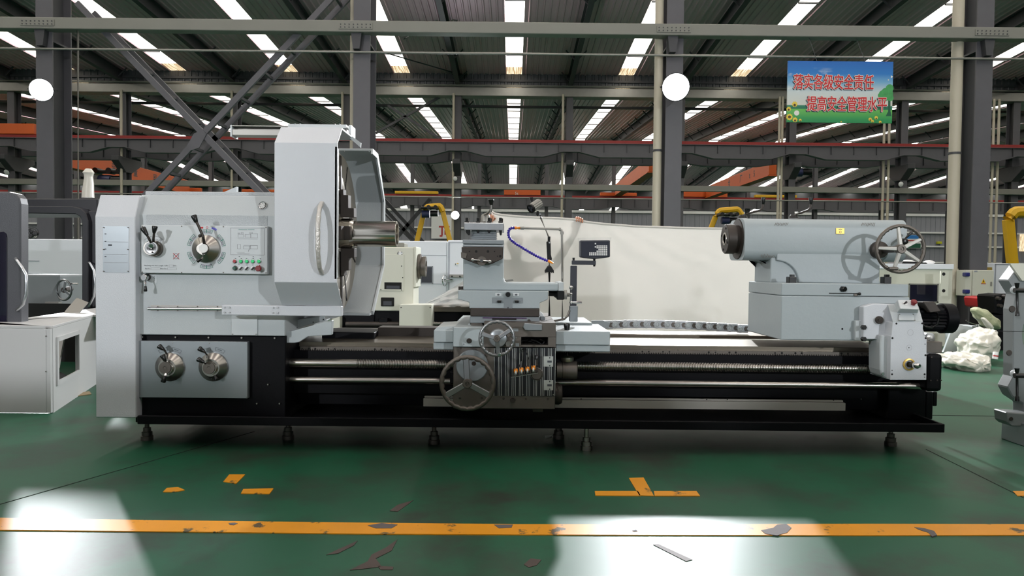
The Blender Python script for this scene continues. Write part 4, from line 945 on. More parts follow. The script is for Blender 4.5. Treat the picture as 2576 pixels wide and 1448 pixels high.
# saddle
YSd = 4.02
sdl = B().pbox(1140, 823, 1217.5, 872.5, YSd, .9).build('saddle', 'paint_cast', LT, bevel=.004, smooth=False)
sdm = B(); sdm.pbox(1217.5, 811, 1398, 846.5, YSd, .9); sdm.pbox(1217.5, 846.5, 1311, 872.5, YSd, .9); sdm.pbox(1379, 846.5, 1398, 872.5, YSd, .9); sdm.pbox(1311, 867.5, 1379, 872.5, YSd, .9)
sdm = sdm.build('saddle_front', 'iron', LT, smooth=False)
B().pbox(1309, 845, 1381, 869, YSd+.12, .05).build('window_back', 'slot_black', sdm, smooth=False)
for pts in ([(1316, 862), (1335, 854), (1350, 858), (1362, 866)], [(1345, 862), (1358, 853), (1370, 858), (1364, 868)]): B().tube([W(x, y, YSd+.06) for x, y in pts], .005, n=8).build('cable_loop', 'knob_black', sdm)
c = W(1180, 856.5, YSd); B().rev(c, (0, -1, 0), [(0, .014), (.004, .014), (.005, .011), (.002, .010), (.002, .004), (.004, .003), (.004, 0)], 20).build('oil_plug', 'iron_dark', sdl)
screw(sdl, 1167, 865, YSd, 1.2, 'slot_black', .002)
B().pbox(1290, 826, 1304, 833, YSd-.002, .004).build('name_tag', 'plate_alu', sdm, smooth=False); B().pbox(1297, 863, 1306, 871, YSd-.002, .004).build('name_tag', 'plate_alu', sdm, smooth=False)
B().pprism([(1319, 812), (1364, 816), (1364, 831), (1321, 831), (1316, 824)], YSd-.01, YSd+.02).build('clear_cover', 'plate_alu', sdm, smooth=False, bevel=.003)
for nm, a in (('saddle_wing', (1091, 830, 1141, 861, 4.1, .5)), ('saddle_wiper', (1090, 861, 1141, 879, 4.12, .4)), ('saddle_wing', (1398, 833, 1535, 867.5, 4.1, .55)), ('saddle_wiper', (1398, 867.5, 1535, 884, 4.115, .4)), ('saddle_ledge', (1374, 811, 1490, 826, 4.55, .5)), ('saddle_ledge', (1150, 806, 1183, 822, 4.6, .5))):
    B().pbox(*a).build(nm, 'paint_cast', LT, bevel=.004, smooth=False)
B().pprism([(1092, 830), (1100, 822), (1150, 820), (1145, 830)], 4.11, 4.5).build('chip_shield', 'paint', LT, smooth=False)
B().pprism([(1150, 826), (1159, 817), (1163, 819), (1156, 828)], 4.2, 4.5).build('shield_tab', 'panel_grey', LT, smooth=False); B().pprism([(1171, 824), (1181, 811), (1186, 823)], 4.2, 4.3).build('shield_tab', 'panel_grey', LT, smooth=False)
B().pbox(1496, 882, 1535, 888, 4.13, .3).build('wiper_bracket', 'iron', LT, smooth=False)
# small handwheel with its dial
c = W(1253, 849, YSd); B().rev(c, (0, -1, 0), [(0, .05), (.02, .05), (.024, .047), (.03, .047), (.034, .04), (.034, 0)], 36).build('cross_dial', 'plate_alu', sdm)
for x, y, r, mm in ((1279, 842, 4.5, 'iron'), (1278, 863, 7.2, 'steel')): screw(sdm, x, y, YSd-.005, r, mm, .03, 'clamp_knob', 16)
screw(sdm, 1299, 849, YSd, 2.6, 'steel', .006)
c = handwheel(sdm, 1250, 851, 3.84, .0965, (33, 163, -84), rim=.0085, hub=.018, spoke=.010, wave=.003, taper=1.15)
B().cyl(W(1252, 850, 4.0), c, .014, n=16).build('wheel_shaft', 'steel', sdm)
B().rev(W(1257, 889, 3.83), (0, -1, 0), [(-.01, .008), (.03, .009), (.05, .011), (.055, .008), (.055, 0)], 14).build('wheel_grip', 'chrome', sdm)
# cross slide
YX = 4.12
cs = B().pbox(1182, 795.5, 1358, 813, YX+.01, .85).build('cross_slide_base', 'plate_alu', LT, smooth=False, bevel=.003)
B().pbox(1214, 798, 1325, 801, YX+.008, .005).build('painted_shade_strip', 'purple_print', cs, smooth=False); B().pbox(1238, 800, 1299, 804, YX+.007, .006).build('slot', 'slot_black', cs, smooth=False)  # purple strip paints the shade below the cross slide; the slot is separate
B().pprism([(1184, 812), (1212, 812), (1218, 824), (1186, 824)], YX+.02, YX+.5).build('dovetail', 'iron', cs, smooth=False)
screw(cs, 1331, 807, YX+.01, 4.5, 'iron_dark', .02, 'lock_screw', 14)
B().pbox(1183, 775.5, 1357, 795.5, YX, .95).build('cross_slide', 'iron_dark', LT, bevel=.003, smooth=False)
B().pbox(1359, 796, 1371, 818, YX+.1, .5).build('encoder_box', 'plate_alu', LT, smooth=False, bevel=.003); B().pbox(1362, 820, 1375, 830, YX+.06, .06).build('cable_plug', 'knob_black', LT, smooth=False, bevel=.003)
B().tube([W(x, y, 4.3) for x, y in ((1374, 816), (1382, 808), (1400, 806), (1420, 802), (1428, 794), (1433, 780))], .006, n=8).build('readout_cable', 'iron', LT)
B().tube([W(x, y, 4.15) for x, y in ((1374, 824), (1382, 828), (1388, 820), (1395, 828), (1398, 834))], .004, n=8).build('encoder_cable', 'iron', LT)
# swivel base of the compound slide
sw = B().pprism([(1152, 730), (1379, 732), (1379, 747), (1378, 753), (1357, 762), (1358, 775.5), (1181, 775), (1180, 760), (1152, 752)], 4.14, 4.85).build('swivel_base', 'paint_cast', LT, bevel=.003, smooth=False)
B().pbox(1238, 748, 1315, 762, 4.138, .006).build('scale_recess', 'plate_alu', sw, smooth=False)
for x in (1256, 1300): B().pbox(x-5, 755, x+5, 761, 4.12, .03).build('tee_bolt', 'knob_black', sw, smooth=False, bevel=.002)
B().pbox(1268, 762, 1288, 775, 4.136, .01).build('index_block', 'plate_alu', sw, smooth=False); B().pbox(1277, 772, 1279, 775, 4.134, .01).build('index_mark', 'slot_black', sw, smooth=False)
screw(sw, 1278, 740, 4.14, 6.8, 'knob_black', .03, 'clamp_knob', 24)
for x in (1253.5, 1298.5):
    B().pbox(x-8, 737, x+8, 745, 4.137, .004).build('label_plate', 'panel_grey', sw, smooth=False, bevel=.001); B().pprism([(x-4, 741), (x, 738.7), (x+4, 741), (x, 743.3)], 4.135, 4.138).build('label_figure', 'dark_print', sw, smooth=False)
B().pbox(1153, 720, 1165, 729, 4.3, .2).build('slide_end_block', 'iron_dark', sw, smooth=False, bevel=.002)
# compound slide body with its long arm
YT = 4.18
cb = B().pprism([(1165, 604), (1266, 604), (1266, 700), (1270, 709), (1280, 711), (1404, 712), (1404, 731.5), (1165, 729.5)], YT, YT+.34).build('compound_slide', 'paint_cast', LT, bevel=.008, smooth=False, seg=2)
B().pprism([(1404, 710), (1418, 709), (1418, 731.5), (1404, 731.5)], YT+.01, YT+.3).build('slide_end_cap', 'paint', cb, smooth=False, bevel=.003)
B().pprism([(1266, 704), (1290, 702), (1292, 707), (1268, 709)], YT+.1, YT+.12).build('plastic_scrap', 'galv', cb, smooth=False)
B().pbox(1164, 603, 1267, 613, YT-.02, .3).build('slide_top', 'plate_alu', cb, smooth=False, bevel=.002); B().pbox(1164, 617, 1267, 621, YT-.025, .3).build('slide_gib', 'plate_alu', cb, smooth=False, bevel=.002)
ip = B().pprism([(1161, 621), (1266, 622), (1265, 650), (1238, 663), (1195, 662), (1178, 656), (1162, 649)], YT-.045, YT).build('front_plate', 'iron_dark', cb, bevel=.003, smooth=False)
for x, y, r in ((1181, 632, 1.8), (1198, 632, 3.4), (1227.5, 632, 3.4), (1244, 632, 1.6), (1258.5, 644, 3.4), (1251.5, 644, 1.6)): screw(cb, x, y, YT-.045, r, 'slot_black', .001)
B().pprism([(1159.5, 634), (1174, 637), (1174, 642), (1172, 649), (1160, 648)], YT-.05, YT-.01).build('corner_lug', 'iron', cb, smooth=False)
c = W(1212, 656, YT-.045); B().rev(c, (0, -1, 0), [(-.03, .026), (.004, .026), (.004, .0235), (.003, .0235), (.003, 0)], 32).build('handle_dial', 'iron', cb)
B().tube([W(1187, 652.5, YT-.075), W(1235, 657, YT-.075)], .0045, n=10).build('cross_handle', 'chrome', cb)
for x, y in ((1189, 652.5), (1232, 657)):
    B().ball(W(x, y, YT-.075), .0085, 12, (1.3, 1, 1)).build('handle_ball', 'chrome', cb)
B().cyl(W(1212, 655, YT-.04), W(1211.5, 655, YT-.09), .009, n=16).build('handle_boss', 'chrome', cb)
# tool post
YTP = 4.22
tp = B(); tp.pbox(1186, 580, 1248, 604, YTP, .22)
for y in (583, 589, 594.5, 599): tp.pbox(1185.5, y, 1248.5, y+2.5, YTP-.006, .23)
tp = tp.build('tool_post_base', 'plate_alu', LT, smooth=False)
tb_ = B().pbox(1167, 560, 1267, 578.5, YTP-.05, .3).build('tool_post', 'chrome', LT, bevel=.003, smooth=False)
MATS['chrome_worn'] = mat('chrome_worn', (200, 202, 206), .3, metal=.9, var=.15, vscale=12, bump=.2, bscale=30); tb_.data.materials[0] = MATS['chrome_worn']
for x in (1174.5, 1202.5, 1230.5, 1259):
    B().pbox(x-3.6, 547, x+3.6, 560, YTP-.02, .03).build('clamp_bolt', 'knob_black', tb_, smooth=False, bevel=.002); B().pbox(x-5.5, 556, x+5.5, 560, YTP-.025, .04).build('bolt_nut', 'knob_black', tb_, smooth=False, bevel=.002)
    B().pbox(x+1, 549, x+6.5, 560, YTP+.16, .03).build('rear_bolt', 'iron_dark', tb_, smooth=False, bevel=.002)
for pts in ([(1171, 578), (1183, 578), (1182, 590), (1179, 592), (1173, 586)], [(1255, 578), (1263, 578), (1262, 590), (1260, 592), (1257, 590)], [(1198, 578), (1206, 578), (1204, 586), (1200, 586)], [(1226, 578), (1234, 578), (1232, 586), (1228, 586)]):
    B().pprism(pts, YTP-.04, YTP).build('clamp_shoe', 'knob_black', tb_, smooth=False, bevel=.002)
B().rev(W(1221, 560, YTP+.1), (0, 0, 1), [(0, .04), (.004, .04), (.006, .030), (.04, .026), (.05, .018), (.055, 0)], 24).build('lock_hub', 'galv', tb_)
lever(tb_, [(1218, 545, YTP+.1), (1220, 540, YTP+.08), (1227, 537, YTP+.03), (1234, 531, YTP), (1236, 522, YTP), (1236, 512, YTP)], .0085, (1235.8, 516, 1235.6, 501, YTP, .010, .0165), rm='steel')
# compound crank on the right
B().rev(W(1380, 738, 4.3), (1, 0, 0), [(0, .016), (.03, .016), (.04, .024), (.055, .03), (.07, .03)], 20).build('crank_shaft', 'knob_black', LT)
B().pbox(1401, 731, 1419, 754, 4.25, .06).build('crank_bearing', 'knob_black', LT, bevel=.004, smooth=False)
B().rev(W(1419, 741, 4.28), (1, 0, 0), [(0, .027), (.016, .027), (.018, .012), (.035, .011)], 24).build('crank_collar', 'galv', LT)
B().tube([W(1436.5, 723, 4.24), W(1437, 738, 4.24), W(1436.5, 760, 4.24)], .0055, n=10).build('crank_arm', 'chrome', LT)
for y, r in ((723, .012), (739, .009), (760.5, .0095)): B().ball(W(1436.5, y, 4.24), r, 14).build('crank_ball', 'chrome', LT)
B().rev(W(1438, 760.5, 4.24), (1, 0, 0), [(0, .005), (.01, .0055), (.03, .0075), (.058, .0065), (.06, 0)], 14).build('crank_grip', 'chrome', LT)
# coolant pipe and hose
YCp = 4.6
pp = B().tube([W(1415, 806, YCp), W(1414.5, 700, YCp), W(1413.5, 584, YCp), W(1412.5, 579, YCp), W(1408, 576.5, YCp), W(1316, 573.5, YCp)], .0072, n=10).build('coolant_pipe', 'galv', LT)
for (a, c_) in (((1413.5, 589), (1413.5, 582)), ((1411, 577), (1406, 576.5)), ((1318, 573.5), (1309, 573.3))): B().cyl(W(*a, YCp), W(*c_, YCp), .0105, n=12).build('pipe_fitting', 'galv', pp)
B().rev(W(1309, 573.3, YCp), W(1294, 573, YCp)-W(1309, 573.3, YCp), [(0, .006), (.008, .010), (.014, .006), (.02, .006), (.026, .0095), (.036, .0095)], 12).build('hose_fitting', 'hose_orange', pp)
hp = [(1294, 573), (1287, 572.5), (1282, 575.5), (1279, 581), (1278.5, 588), (1280, 595), (1284, 601.5), (1290, 607.5), (1297, 612.5), (1306, 618), (1316, 624), (1328, 631.5), (1340, 638.5), (1352, 645), (1364, 650.5), (1374, 654.5), (1380, 657)]
wp = [W(x, y, YCp - .12*i/16) for i, (x, y) in enumerate(hp)]
d = [0]
for i in range(1, len(wp)): d.append(d[-1] + (wp[i]-wp[i-1]).length)
def along(s):
    for i in range(1, len(wp)):
        if s <= d[i] + 1e-9: return wp[i-1].lerp(wp[i], (s-d[i-1])/(d[i]-d[i-1]))
    return wp[-1]
n = 26; L_ = d[-1]
for i in range(n):
    a, c_ = along(L_*i/n), along(L_*(i+1)/n); dd = (c_-a).length
    B().rev(a, c_-a, [(-.002, .0055), (dd*.15, .0095), (dd*.45, .0095), (dd*.6, .006), (dd+.002, .005)], 10).build('hose_link', 'hose_blue', pp)
a, c_ = W(1379, 655.5, YCp-.12), W(1392, 662, YCp-.13); B().rev(a, c_-a, [(0, .008), (.012, .0085), (.036, .004), (.036, .002)], 12).build('hose_nozzle', 'hose_orange', pp)
# work lamp on its pole
YL = 4.62
wl = B().tube([W(1382, 806, YL), W(1382, 680, YL)], .0085, n=12).build('lamp_pole', 'knob_black', LT)
B().pprism([(1378, 668), (1386, 668), (1394, 681), (1393, 684), (1371, 684), (1370, 681)], YL-.03, YL+.03).build('lamp_bracket', 'knob_black', wl, bevel=.004, smooth=False)
for x in (1372, 1376, 1388, 1392): B().cyl(W(x, 683, YL-.02), W(x, 686.5, YL-.02), .0035, n=8).build('bracket_bolt', 'iron_dark', wl)
B().tube([W(1382, 669, YL), W(1382, 658, YL)], .009, n=10).build('lamp_joint', 'knob_black', wl)
B().pprism([(1374.5, 607), (1385, 606), (1386, 640), (1389, 652), (1386, 656), (1377, 654)], YL-.014, YL+.014).build('lamp_arm', 'knob_black', wl, bevel=.004, smooth=False)
B().pprism([(1378, 595), (1385, 594), (1384, 608), (1378, 608)], YL-.01, YL+.01).build('lamp_elbow', 'knob_black', wl, bevel=.003, smooth=False)
screw(wl, 1382, 610, YL-.014, 2.6, 'chrome', .004)
B().tube([W(1380.5, 596, YL), W(1360, 547, YL)], .0058, n=10).build('lamp_rod', 'steel', wl)
B().tube([W(1362, 550, YL), W(1357.5, 538, YL)], .008, n=10).build('lamp_elbow', 'knob_black', wl); screw(wl, 1358, 538.5, YL-.01, 3, 'chrome', .006)
B().pprism([(1349.5, 531), (1355, 530), (1358, 540), (1352, 544), (1349, 540)], YL-.01, YL+.01).build('lamp_yoke', 'knob_black', wl, bevel=.002, smooth=False)
a, c_ = W(1335.5, 524.5, YL-.03), W(1357, 510, YL+.02)
hx = (c_-a).normalized(); _, u, v = frame_of(hx); n = 36; vs = []
for t_, kk in ((.006, 1), ((c_-a).length, 1)):
    for i in range(n):
        r = (.0285 if i % 3 else .0255)*kk; vs.append(a + hx*t_ + (u*math.cos(2*PI*i/n) + v*math.sin(2*PI*i/n))*r)
b = B(); b.add(vs, [tuple(range(n))[::-1], tuple(range(n, 2*n))] + [(i, (i+1) % n, n+(i+1) % n, n+i) for i in range(n)]); b.build('lamp_head', 'galv', wl, smooth=False)
B().rev(a, hx, [(.008, .0295), (-.004, .0295), (-.004, .024), (.003, .023), (.003, 0)], 28).build('lamp_bezel', 'knob_black', wl)
for k in range(3):
    t_ = 2*PI*k/3+.5; B().rev(a + (u*math.cos(t_) + v*math.sin(t_))*.0115 - hx*.001, -hx, [(-.003, .009), (.0, .009), (.001, 0)], 14).build('lamp_led', 'dro_dark', wl)
B().pprism([(1332, 497), (1341, 496), (1340, 508), (1336, 508)], YL+.02, YL+.03).build('lamp_switch', 'knob_black', wl, smooth=False)
# digital readout
YD = 4.40
dr = B().pbox(1435, 668, 1451, 775, YD, .035).build('readout_post', 'dro_dark', LT, bevel=.003, smooth=False)
B().pbox(1433, 769, 1453.5, 809, YD-.005, .06).build('post_mount', 'plate_alu', dr, bevel=.003, smooth=False)
B().pbox(1439, 655, 1499, 665.5, YD-.005, .035).build('readout_arm', 'dro_dark', dr, bevel=.002, smooth=False)
for x, y0, y1 in ((1443, 648, 656), (1495, 650, 656), (1495, 665, 670)): B().cyl(W(x, y0, YD+.012), W(x, y1, YD+.012), .0075, .006, n=12).build('pivot_bolt', 'knob_black', dr)
ro = B().pprism([(1459, 604), (1535, 603.5), (1535, 646), (1520, 649), (1497, 651), (1470, 649), (1459, 646)], YD-.02, YD+.05).build('readout_box', 'dro_dark', dr, bevel=.006, smooth=False, seg=2)
B().pprism([(1463, 608), (1531, 607.5), (1531, 645), (1463, 646)], YD-.023, YD-.018).build('readout_face', 'dro_face', dr, smooth=False)
for r_, (y, xs) in enumerate(((612.5, (7,)), (618.5, (8, 9, 10, 11, 12, 13)), (620.5, (7,)), (622.8, (8, 9, 10, 11, 12, 13)), (627.2, (9, 10, 11, 12, 13)), (631.6, (8, 9, 10, 11, 12, 13)), (636, (4, 5, 6, 7, 8, 9, 10, 11, 12, 13)), (640.4, (4, 5, 6, 7, 8, 9, 10, 11, 12, 13)))):
    for i in xs:
        x = 1498 + (i-7)*4.65; B().pbox(x-1.7, y-1.6, x+1.7, y+1.6, YD-.026, .004).build('readout_key', 'white_plastic', dr, smooth=False)
M = mat('clear_film', (240, 240, 242), .12, trans=.9, alpha=.25)
b = B(); b.pprism([(1456, 598), (1538, 597), (1537, 606), (1457, 606)], YD-.024, YD+.055); b.build('clear_bag', 'clear_film', dr, smooth=False)
# feed lever and its barrel
lv = B().rev(W(1427, 907, 4.2), (0, 0, 1), [(-.004, .034), (.006, .037), (.02, .037), (.024, .033), (.03, .01), (.03, 0)], 28).build('lever_flange', 'steel', LT)
B().rev(W(1400, 930, 4.2), (1, 0, 0), [(0, .046), (.032, .046), (.034, .05), (.11, .053), (.116, .05), (.116, .02)], 32).build('lever_barrel', 'iron', LT, angle=.4)
lever(LT, [(1427, 897, 4.2), (1426.5, 860, 4.19), (1426, 838, 4.18)], .006, (1426.3, 843, 1426, 812, 4.18, .011, .0185), rm='steel')
B().rev(W(1396, 990, 4.2), (1, 0, 0), [(0, .06), (.02, .062), (.036, .055), (.04, .05), (.04, 0)], 32).build('rod_clutch', 'iron_dark', LT)
B().pbox(1403, 973, 1409, 979, 4.12, .02).build('clutch_key', 'iron', LT, smooth=False)
# cable chain behind the bed
YK = 5.02
for i in range(14):
    x = 1529 + 26.2*i; y = 815 + max(0, i-4)**1.5*.42 + (i < 3)*(2-i)*.8
    c = W(x, y, YK); k = YK/F_PX
    lk = B(); lk.box(c.x-14*k, c.x+13*k, YK, YK+.03, c.z-10*k, c.z+10*k); lk.cyl((c.x-8*k, YK-.004, c.z), (c.x-8*k, YK+.034, c.z), 10.5*k, n=18)
    lk = lk.build('cable_chain_link', 'chrome_worn', LT, bevel=.002, smooth=False)
    B().rev((c.x-8*k, YK-.004, c.z), (0, -1, 0), [(0, 8*k), (.003, 7.4*k), (.003, 5.5*k), (.001, 5*k), (.001, 2.6*k), (.006, 2.2*k), (.006, 0)], 16).build('link_boss', 'chrome', lk)
    B().prism([(c.x+2*k, c.z), (c.x+5*k, c.z+6*k), (c.x+12*k, c.z+6*k), (c.x+9*k, c.z), (c.x+12*k, c.z-6*k), (c.x+5*k, c.z-6*k)], YK-.005, YK).build('link_rib', 'iron', lk, smooth=False)
B().pprism([(1488, 806), (1518, 806), (1535, 812), (1530, 825), (1490, 822)], YK-.02, YK).build('chain_bracket', 'paint_cast', LT, smooth=False)
# ================================================================ tailstock
ts = B().box(W(1965, 780, 4.3).x, W(2288, 780, 4.3).x, 4.3, 4.9, Z(2100, 856, 4.3), Z(2100, 745, 4.3)).build('tailstock_base', 'paint_cast', LT, bevel=.005, smooth=False)
tu = B().box(W(1965, 780, 4.3).x, W(2285, 780, 4.3).x, 4.302, 4.9, Z(2100, 744, 4.3), Z(2100, 713, 4.3)).build('tailstock_saddle', 'paint_cast', LT, bevel=.004, smooth=False)
B().pbox(2086, 736.5, 2160, 738.5, 4.299, .004).build('adjusting_slot', 'slot_black', tu, smooth=False)
c = W(2162, 738.5, 4.29); B().ball(c, .009, 12).build('slot_ball', 'knob_black', tu); B().pbox(2149, 739, 2158, 744, 4.296, .006).build('index_tab', 'iron', tu, smooth=False)
B().rev(W(2120, 726.5, 4.3), (.4, -1, 0), [(-.02, .017), (.014, .017), (.02, .014), (.02, 0)], 6).build('set_bolt', 'knob_black', tu, angle=.3)
screw(ts, 2119, 827, 4.3, 2.6, 'slot_black', .001)
# barrel: rounded box section around the spindle axis
def rrect(cy, cz, hw, hh, r, n=5):
    ps = []
    for sx, sy, a0 in ((1, 1, 0), (-1, 1, 90), (-1, -1, 180), (1, -1, 270)):
        for i in range(n+1):
            t_ = math.radians(a0 + 90*i/n); ps.append((cy + sx*(hw-r) + r*math.cos(t_), cz + sy*(hh-r) + r*math.sin(t_)))
    return ps
xb0, xb1 = W(1871, 600, 4.52).x, W(2281, 600, 4.5).x
zt_b, zb_b = Z(2070, 550, 4.5), Z(2000, 655, 4.5)
tbar = B().prism(rrect(4.66, (zt_b+zb_b)/2, .16, (zt_b-zb_b)/2, .06), xb0, xb1, 'x').build('tailstock_barrel', 'paint_cast', LT, angle=.5)
xp0, xp1 = W(1938, 690, 4.52).x, W(2209, 690, 4.52).x
zp0, zp1 = Z(2100, 713, 4.5), zb_b+.04
fil = [(xp0, zp0), (xp0, zp1-.01), (xp0+.02, zp1), (xp1, zp1), (xp1, zp0+.03), (xp1+.03, zp0)]
B().prism(fil, 4.52, 4.82, 'y').build('tailstock_pedestal', 'paint_cast', LT, bevel=.008, smooth=False, seg=2)
# curved cheek that grows out of the pedestal
ck_ = []
for i in range(9):
    t_ = math.radians(90*i/8); ck_.append(W(1955 + 55*math.sin(t_), 655 + 55*(1-math.cos(t_)), 4.5))
poly = [(p_.x, p_.z) for p_ in ck_] + [(xp1+.002, zp0), (xp1+.002, zp1+.05), (ck_[0].x, zp1+.05)]
B().prism(poly, 4.503, 4.6, 'y').build('barrel_cheek', 'paint_cast', LT, bevel=.006, smooth=False, seg=2)
# concave rib on the nose side
rb = [W(1890 + 40*math.sin(math.radians(10*i)), 655 + 57*(1-math.cos(math.radians(10*i))), 4.75) for i in range(10)]
B().prism([(p_.x, p_.z) for p_ in rb] + [(xp0+.03, zp0), (xp0+.03, zb_b+.02)], 4.6, 4.8, 'y').build('nose_rib', 'paint_cast', LT, smooth=False)
# quill
zq = Z(1840, 601, YS)
xq = W(1822.8, 602, YS).x
B().rev((xq, YS, zq), (1, 0, 0), [(.012, .03), (0, .032), (0, .088), (.005, .093), (.055, .093), (.056, .087), (.075, .087), (.076, .126), (.10, .126), (.10, .1)], 44).build('quill', 'iron_dark', LT, angle=.4)
B().rev((xq+.012, YS, zq), (1, 0, 0), [(0, .031), (.03, .022), (.03, 0)], 28).build('quill_bore', 'steel', LT)
B().rev((xq+.001, YS, zq), (-1, 0, 0), [(0, .042), (.004, .040), (.004, .031), (0, .030)], 28).build('quill_ring', 'steel', LT)
for k in range(4):
    t_ = math.radians(20+90*k); B().cyl((xq+.001, YS+math.cos(t_)*.07, zq+math.sin(t_)*.07), (xq-.003, YS+math.cos(t_)*.07, zq+math.sin(t_)*.07), .007, n=10).build('quill_screw', 'slot_black', LT)
# brass plate, studs, levers
bp_ = B().pbox(2103, 573.5, 2124.5, 588.5, 4.496, .006).build('brass_plate', mat('brass', (214, 178, 96), .35, metal=.6, var=.1, vscale=20), LT, smooth=False, bevel=.001)
arc_print(2114, 583, 6, 7.6, 50, 130, 'knob_black', 'plate_arrow', 4.496, parent=bp_); arc_print(2114, 583, 2, 3, 0, 360, 'iron', 'plate_mark', 4.496, n=14, parent=bp_)
for x in (1994.5, 2233.5):
    B().pbox(x-9.5, 696, x+9.5, 713, 4.36, .05).build('clamp_nut', 'knob_black', LT, bevel=.003, smooth=False); B().pbox(x-5, 690, x+5, 697, 4.375, .025).build('clamp_stud', 'knob_black', LT, bevel=.002, smooth=False)
for bx, kx in ((1868, 1920), (1996, 2040)):
    B().rev(W(bx, 549, 4.62), (0, 0, 1), [(0, .03), (.012, .028), (.022, .018), (.022, 0)], 20).build('lever_base', 'knob_black', LT)
    lever(LT, [(bx+2, 541, 4.62), (bx+20, 535, 4.6), (kx-6, 528, 4.58), (kx-1, 521, 4.58), (kx, 511, 4.58)], .0075, (kx, 514, kx, 495.5, 4.58, .009, .014), rm='iron_dark')
# tailstock handwheel
mat('spoke_worn', (190, 188, 182), .45, metal=.2, var=.15, vscale=20)
ax_w = Vector((-.06, -1, .0))
c = handwheel(LT, 2264.8, 626, 4.28, .1445, (97, 27, -33, -106, 178), rim=.011, hub=.028, spoke=.0105, wave=.003, waves=30, tilt=ax_w, taper=.8, m='iron', sm='spoke_worn')
B().cyl(c, (c.x, 4.55, c.z), .02, n=16).build('wheel_shaft', 'iron_dark', LT)
B().rev((c.x-.02, 4.52, c.z), (0, -1, 0), [(0, .055), (.05, .05), (.06, .035), (.06, 0)], 24).build('wheel_boss', 'iron_dark', LT)
B().rev(W(2236, 675, 4.25), (1, -.1, 0), [(0, .01), (.03, .011), (.05, .008), (.05, 0)], 14).build('wheel_grip', 'iron', LT)
lever(LT, [(2268, 608, 4.44), (2280, 597, 4.44)], .006, (2280, 597, 2294, 583, 4.44, .006, .009)); B().rev(W(2268, 608, 4.47), (0, -1, 0), [(0, .022), (.04, .02), (.044, .012), (.044, 0)], 18).build('lock_boss', 'knob_black', LT)
# scraped wear marks on the barrel
mat('scrape', (104, 98, 88), .6, alpha=1.0)
for px0, py, dx in ((1952, 560, 1), (2170, 560, 1), (1918, 648, -1)):
    for i in range(9):
        x = px0 + i*3.9; h_ = 5 + 5*random.random()
        a, c_ = W(x, py, 4.499), W(x-3, py+(h_ if dx > 0 else -h_), 4.499); B().bar(a, c_, .0022, .0015, (0, 1, 0)).build('scrape_mark', 'scrape', tbar, smooth=False)
# ================================================================ right-hand feed bracket
fb = B().pprism([(2172, 771), (2199, 763.5), (2233, 764.5), (2300, 767), (2318, 812), (2330, 850), (2330, 900), (2216, 900), (2214, 865), (2208, 853), (2172, 853)], 4.24, 4.296).build('feed_bracket', 'paint_light', LT, bevel=.004, smooth=False)
B().pprism([(2152, 806), (2178, 805), (2178, 856), (2152, 856)], 4.27, 4.297).build('bracket_flange', 'paint', fb, bevel=.003, smooth=False)
for y in (822.5, 852): B().rev(W(2170.5, y, 4.24), (0, -1, 0), [(0, .015), (.02, .015), (.024, .012), (.024, 0)], 6).build('bracket_bolt', 'knob_black', fb, angle=.3)
fc = B().pprism([(2242.5, 844), (2246, 810), (2322, 810), (2322, 843), (2331.5, 848), (2330.5, 955), (2239.5, 955), (2241, 844)], 4.16, 4.40).build('feed_gearbox', 'paint_light', LT, bevel=.004, smooth=False)
B().pprism([(2217, 842), (2242, 845), (2240, 955), (2232, 953), (2218, 945), (2214, 930), (2214, 862)], 4.2, 4.34).build('gearbox_side', 'paint', fc, bevel=.006, smooth=False)
A = [W(2246, 810, 4.16), W(2322, 810, 4.16), W(2322, 811, 4.38), W(2246, 811, 4.38)]; E = [W(2233, 766, 4.235), W(2310, 768, 4.235), W(2310, 769, 4.40), W(2233, 767, 4.40)]
B().loft(A, E).build('sloped_cover', 'paint', fc, smooth=False, bevel=.003)
for x, y in ((2255, 813.5), (2320, 813), (2245, 850), (2328.5, 850), (2328, 893), (2326, 941), (2244, 941)): screw(fc, x, y, 4.16, 2.6, 'slot_black', .002)
for x, y in ((2327, 865), (2326, 948), (2244, 931)): screw(fc, x, y, 4.16, 1.2, 'slot_black', .002)
for x, y, r in ((2290, 836, 7), (2287, 874, 6.5)): arc_print(x, y, r, r+.5, 0, 360, 'grey_print', 'printed_ring', 4.159, n=24, parent=fc)
screw(fc, 2286.5, 874, 4.16, 1.2, 'slot_black', .002)
c = W(2286, 916, 4.16); B().rev(c, (0, -1, 0), [(0, .034), (.008, .034), (.01, .026), (.0, .025)], 28).build('knob_seat', 'brass', fc); B().cyl(c, c+Vector((.008, -.03, 0)), .016, n=16).build('knob_stem', 'knob_black', fc)
B().rev(c+Vector((.01, -.025, 0)), (.35, -1, 0), [(0, .013), (.012, .018), (.035, .017), (.045, .01), (.047, 0)], 20).build('feed_knob', 'chrome', fc)
c = W(2211, 804, 4.24); B().rev(c, (-.35, -1, 0), [(-.01, .022), (.02, .022), (.024, .018), (.024, .008), (.036, .007), (.036, 0)], 22).build('shaft_cap', 'iron_dark', fb)
for x, y, yy in ((2207, 845.5, 4.24), (2221, 940, 4.2)): screw(fb, x, y, yy, 4.6, 'chrome', .004, 'oil_sight', 16)
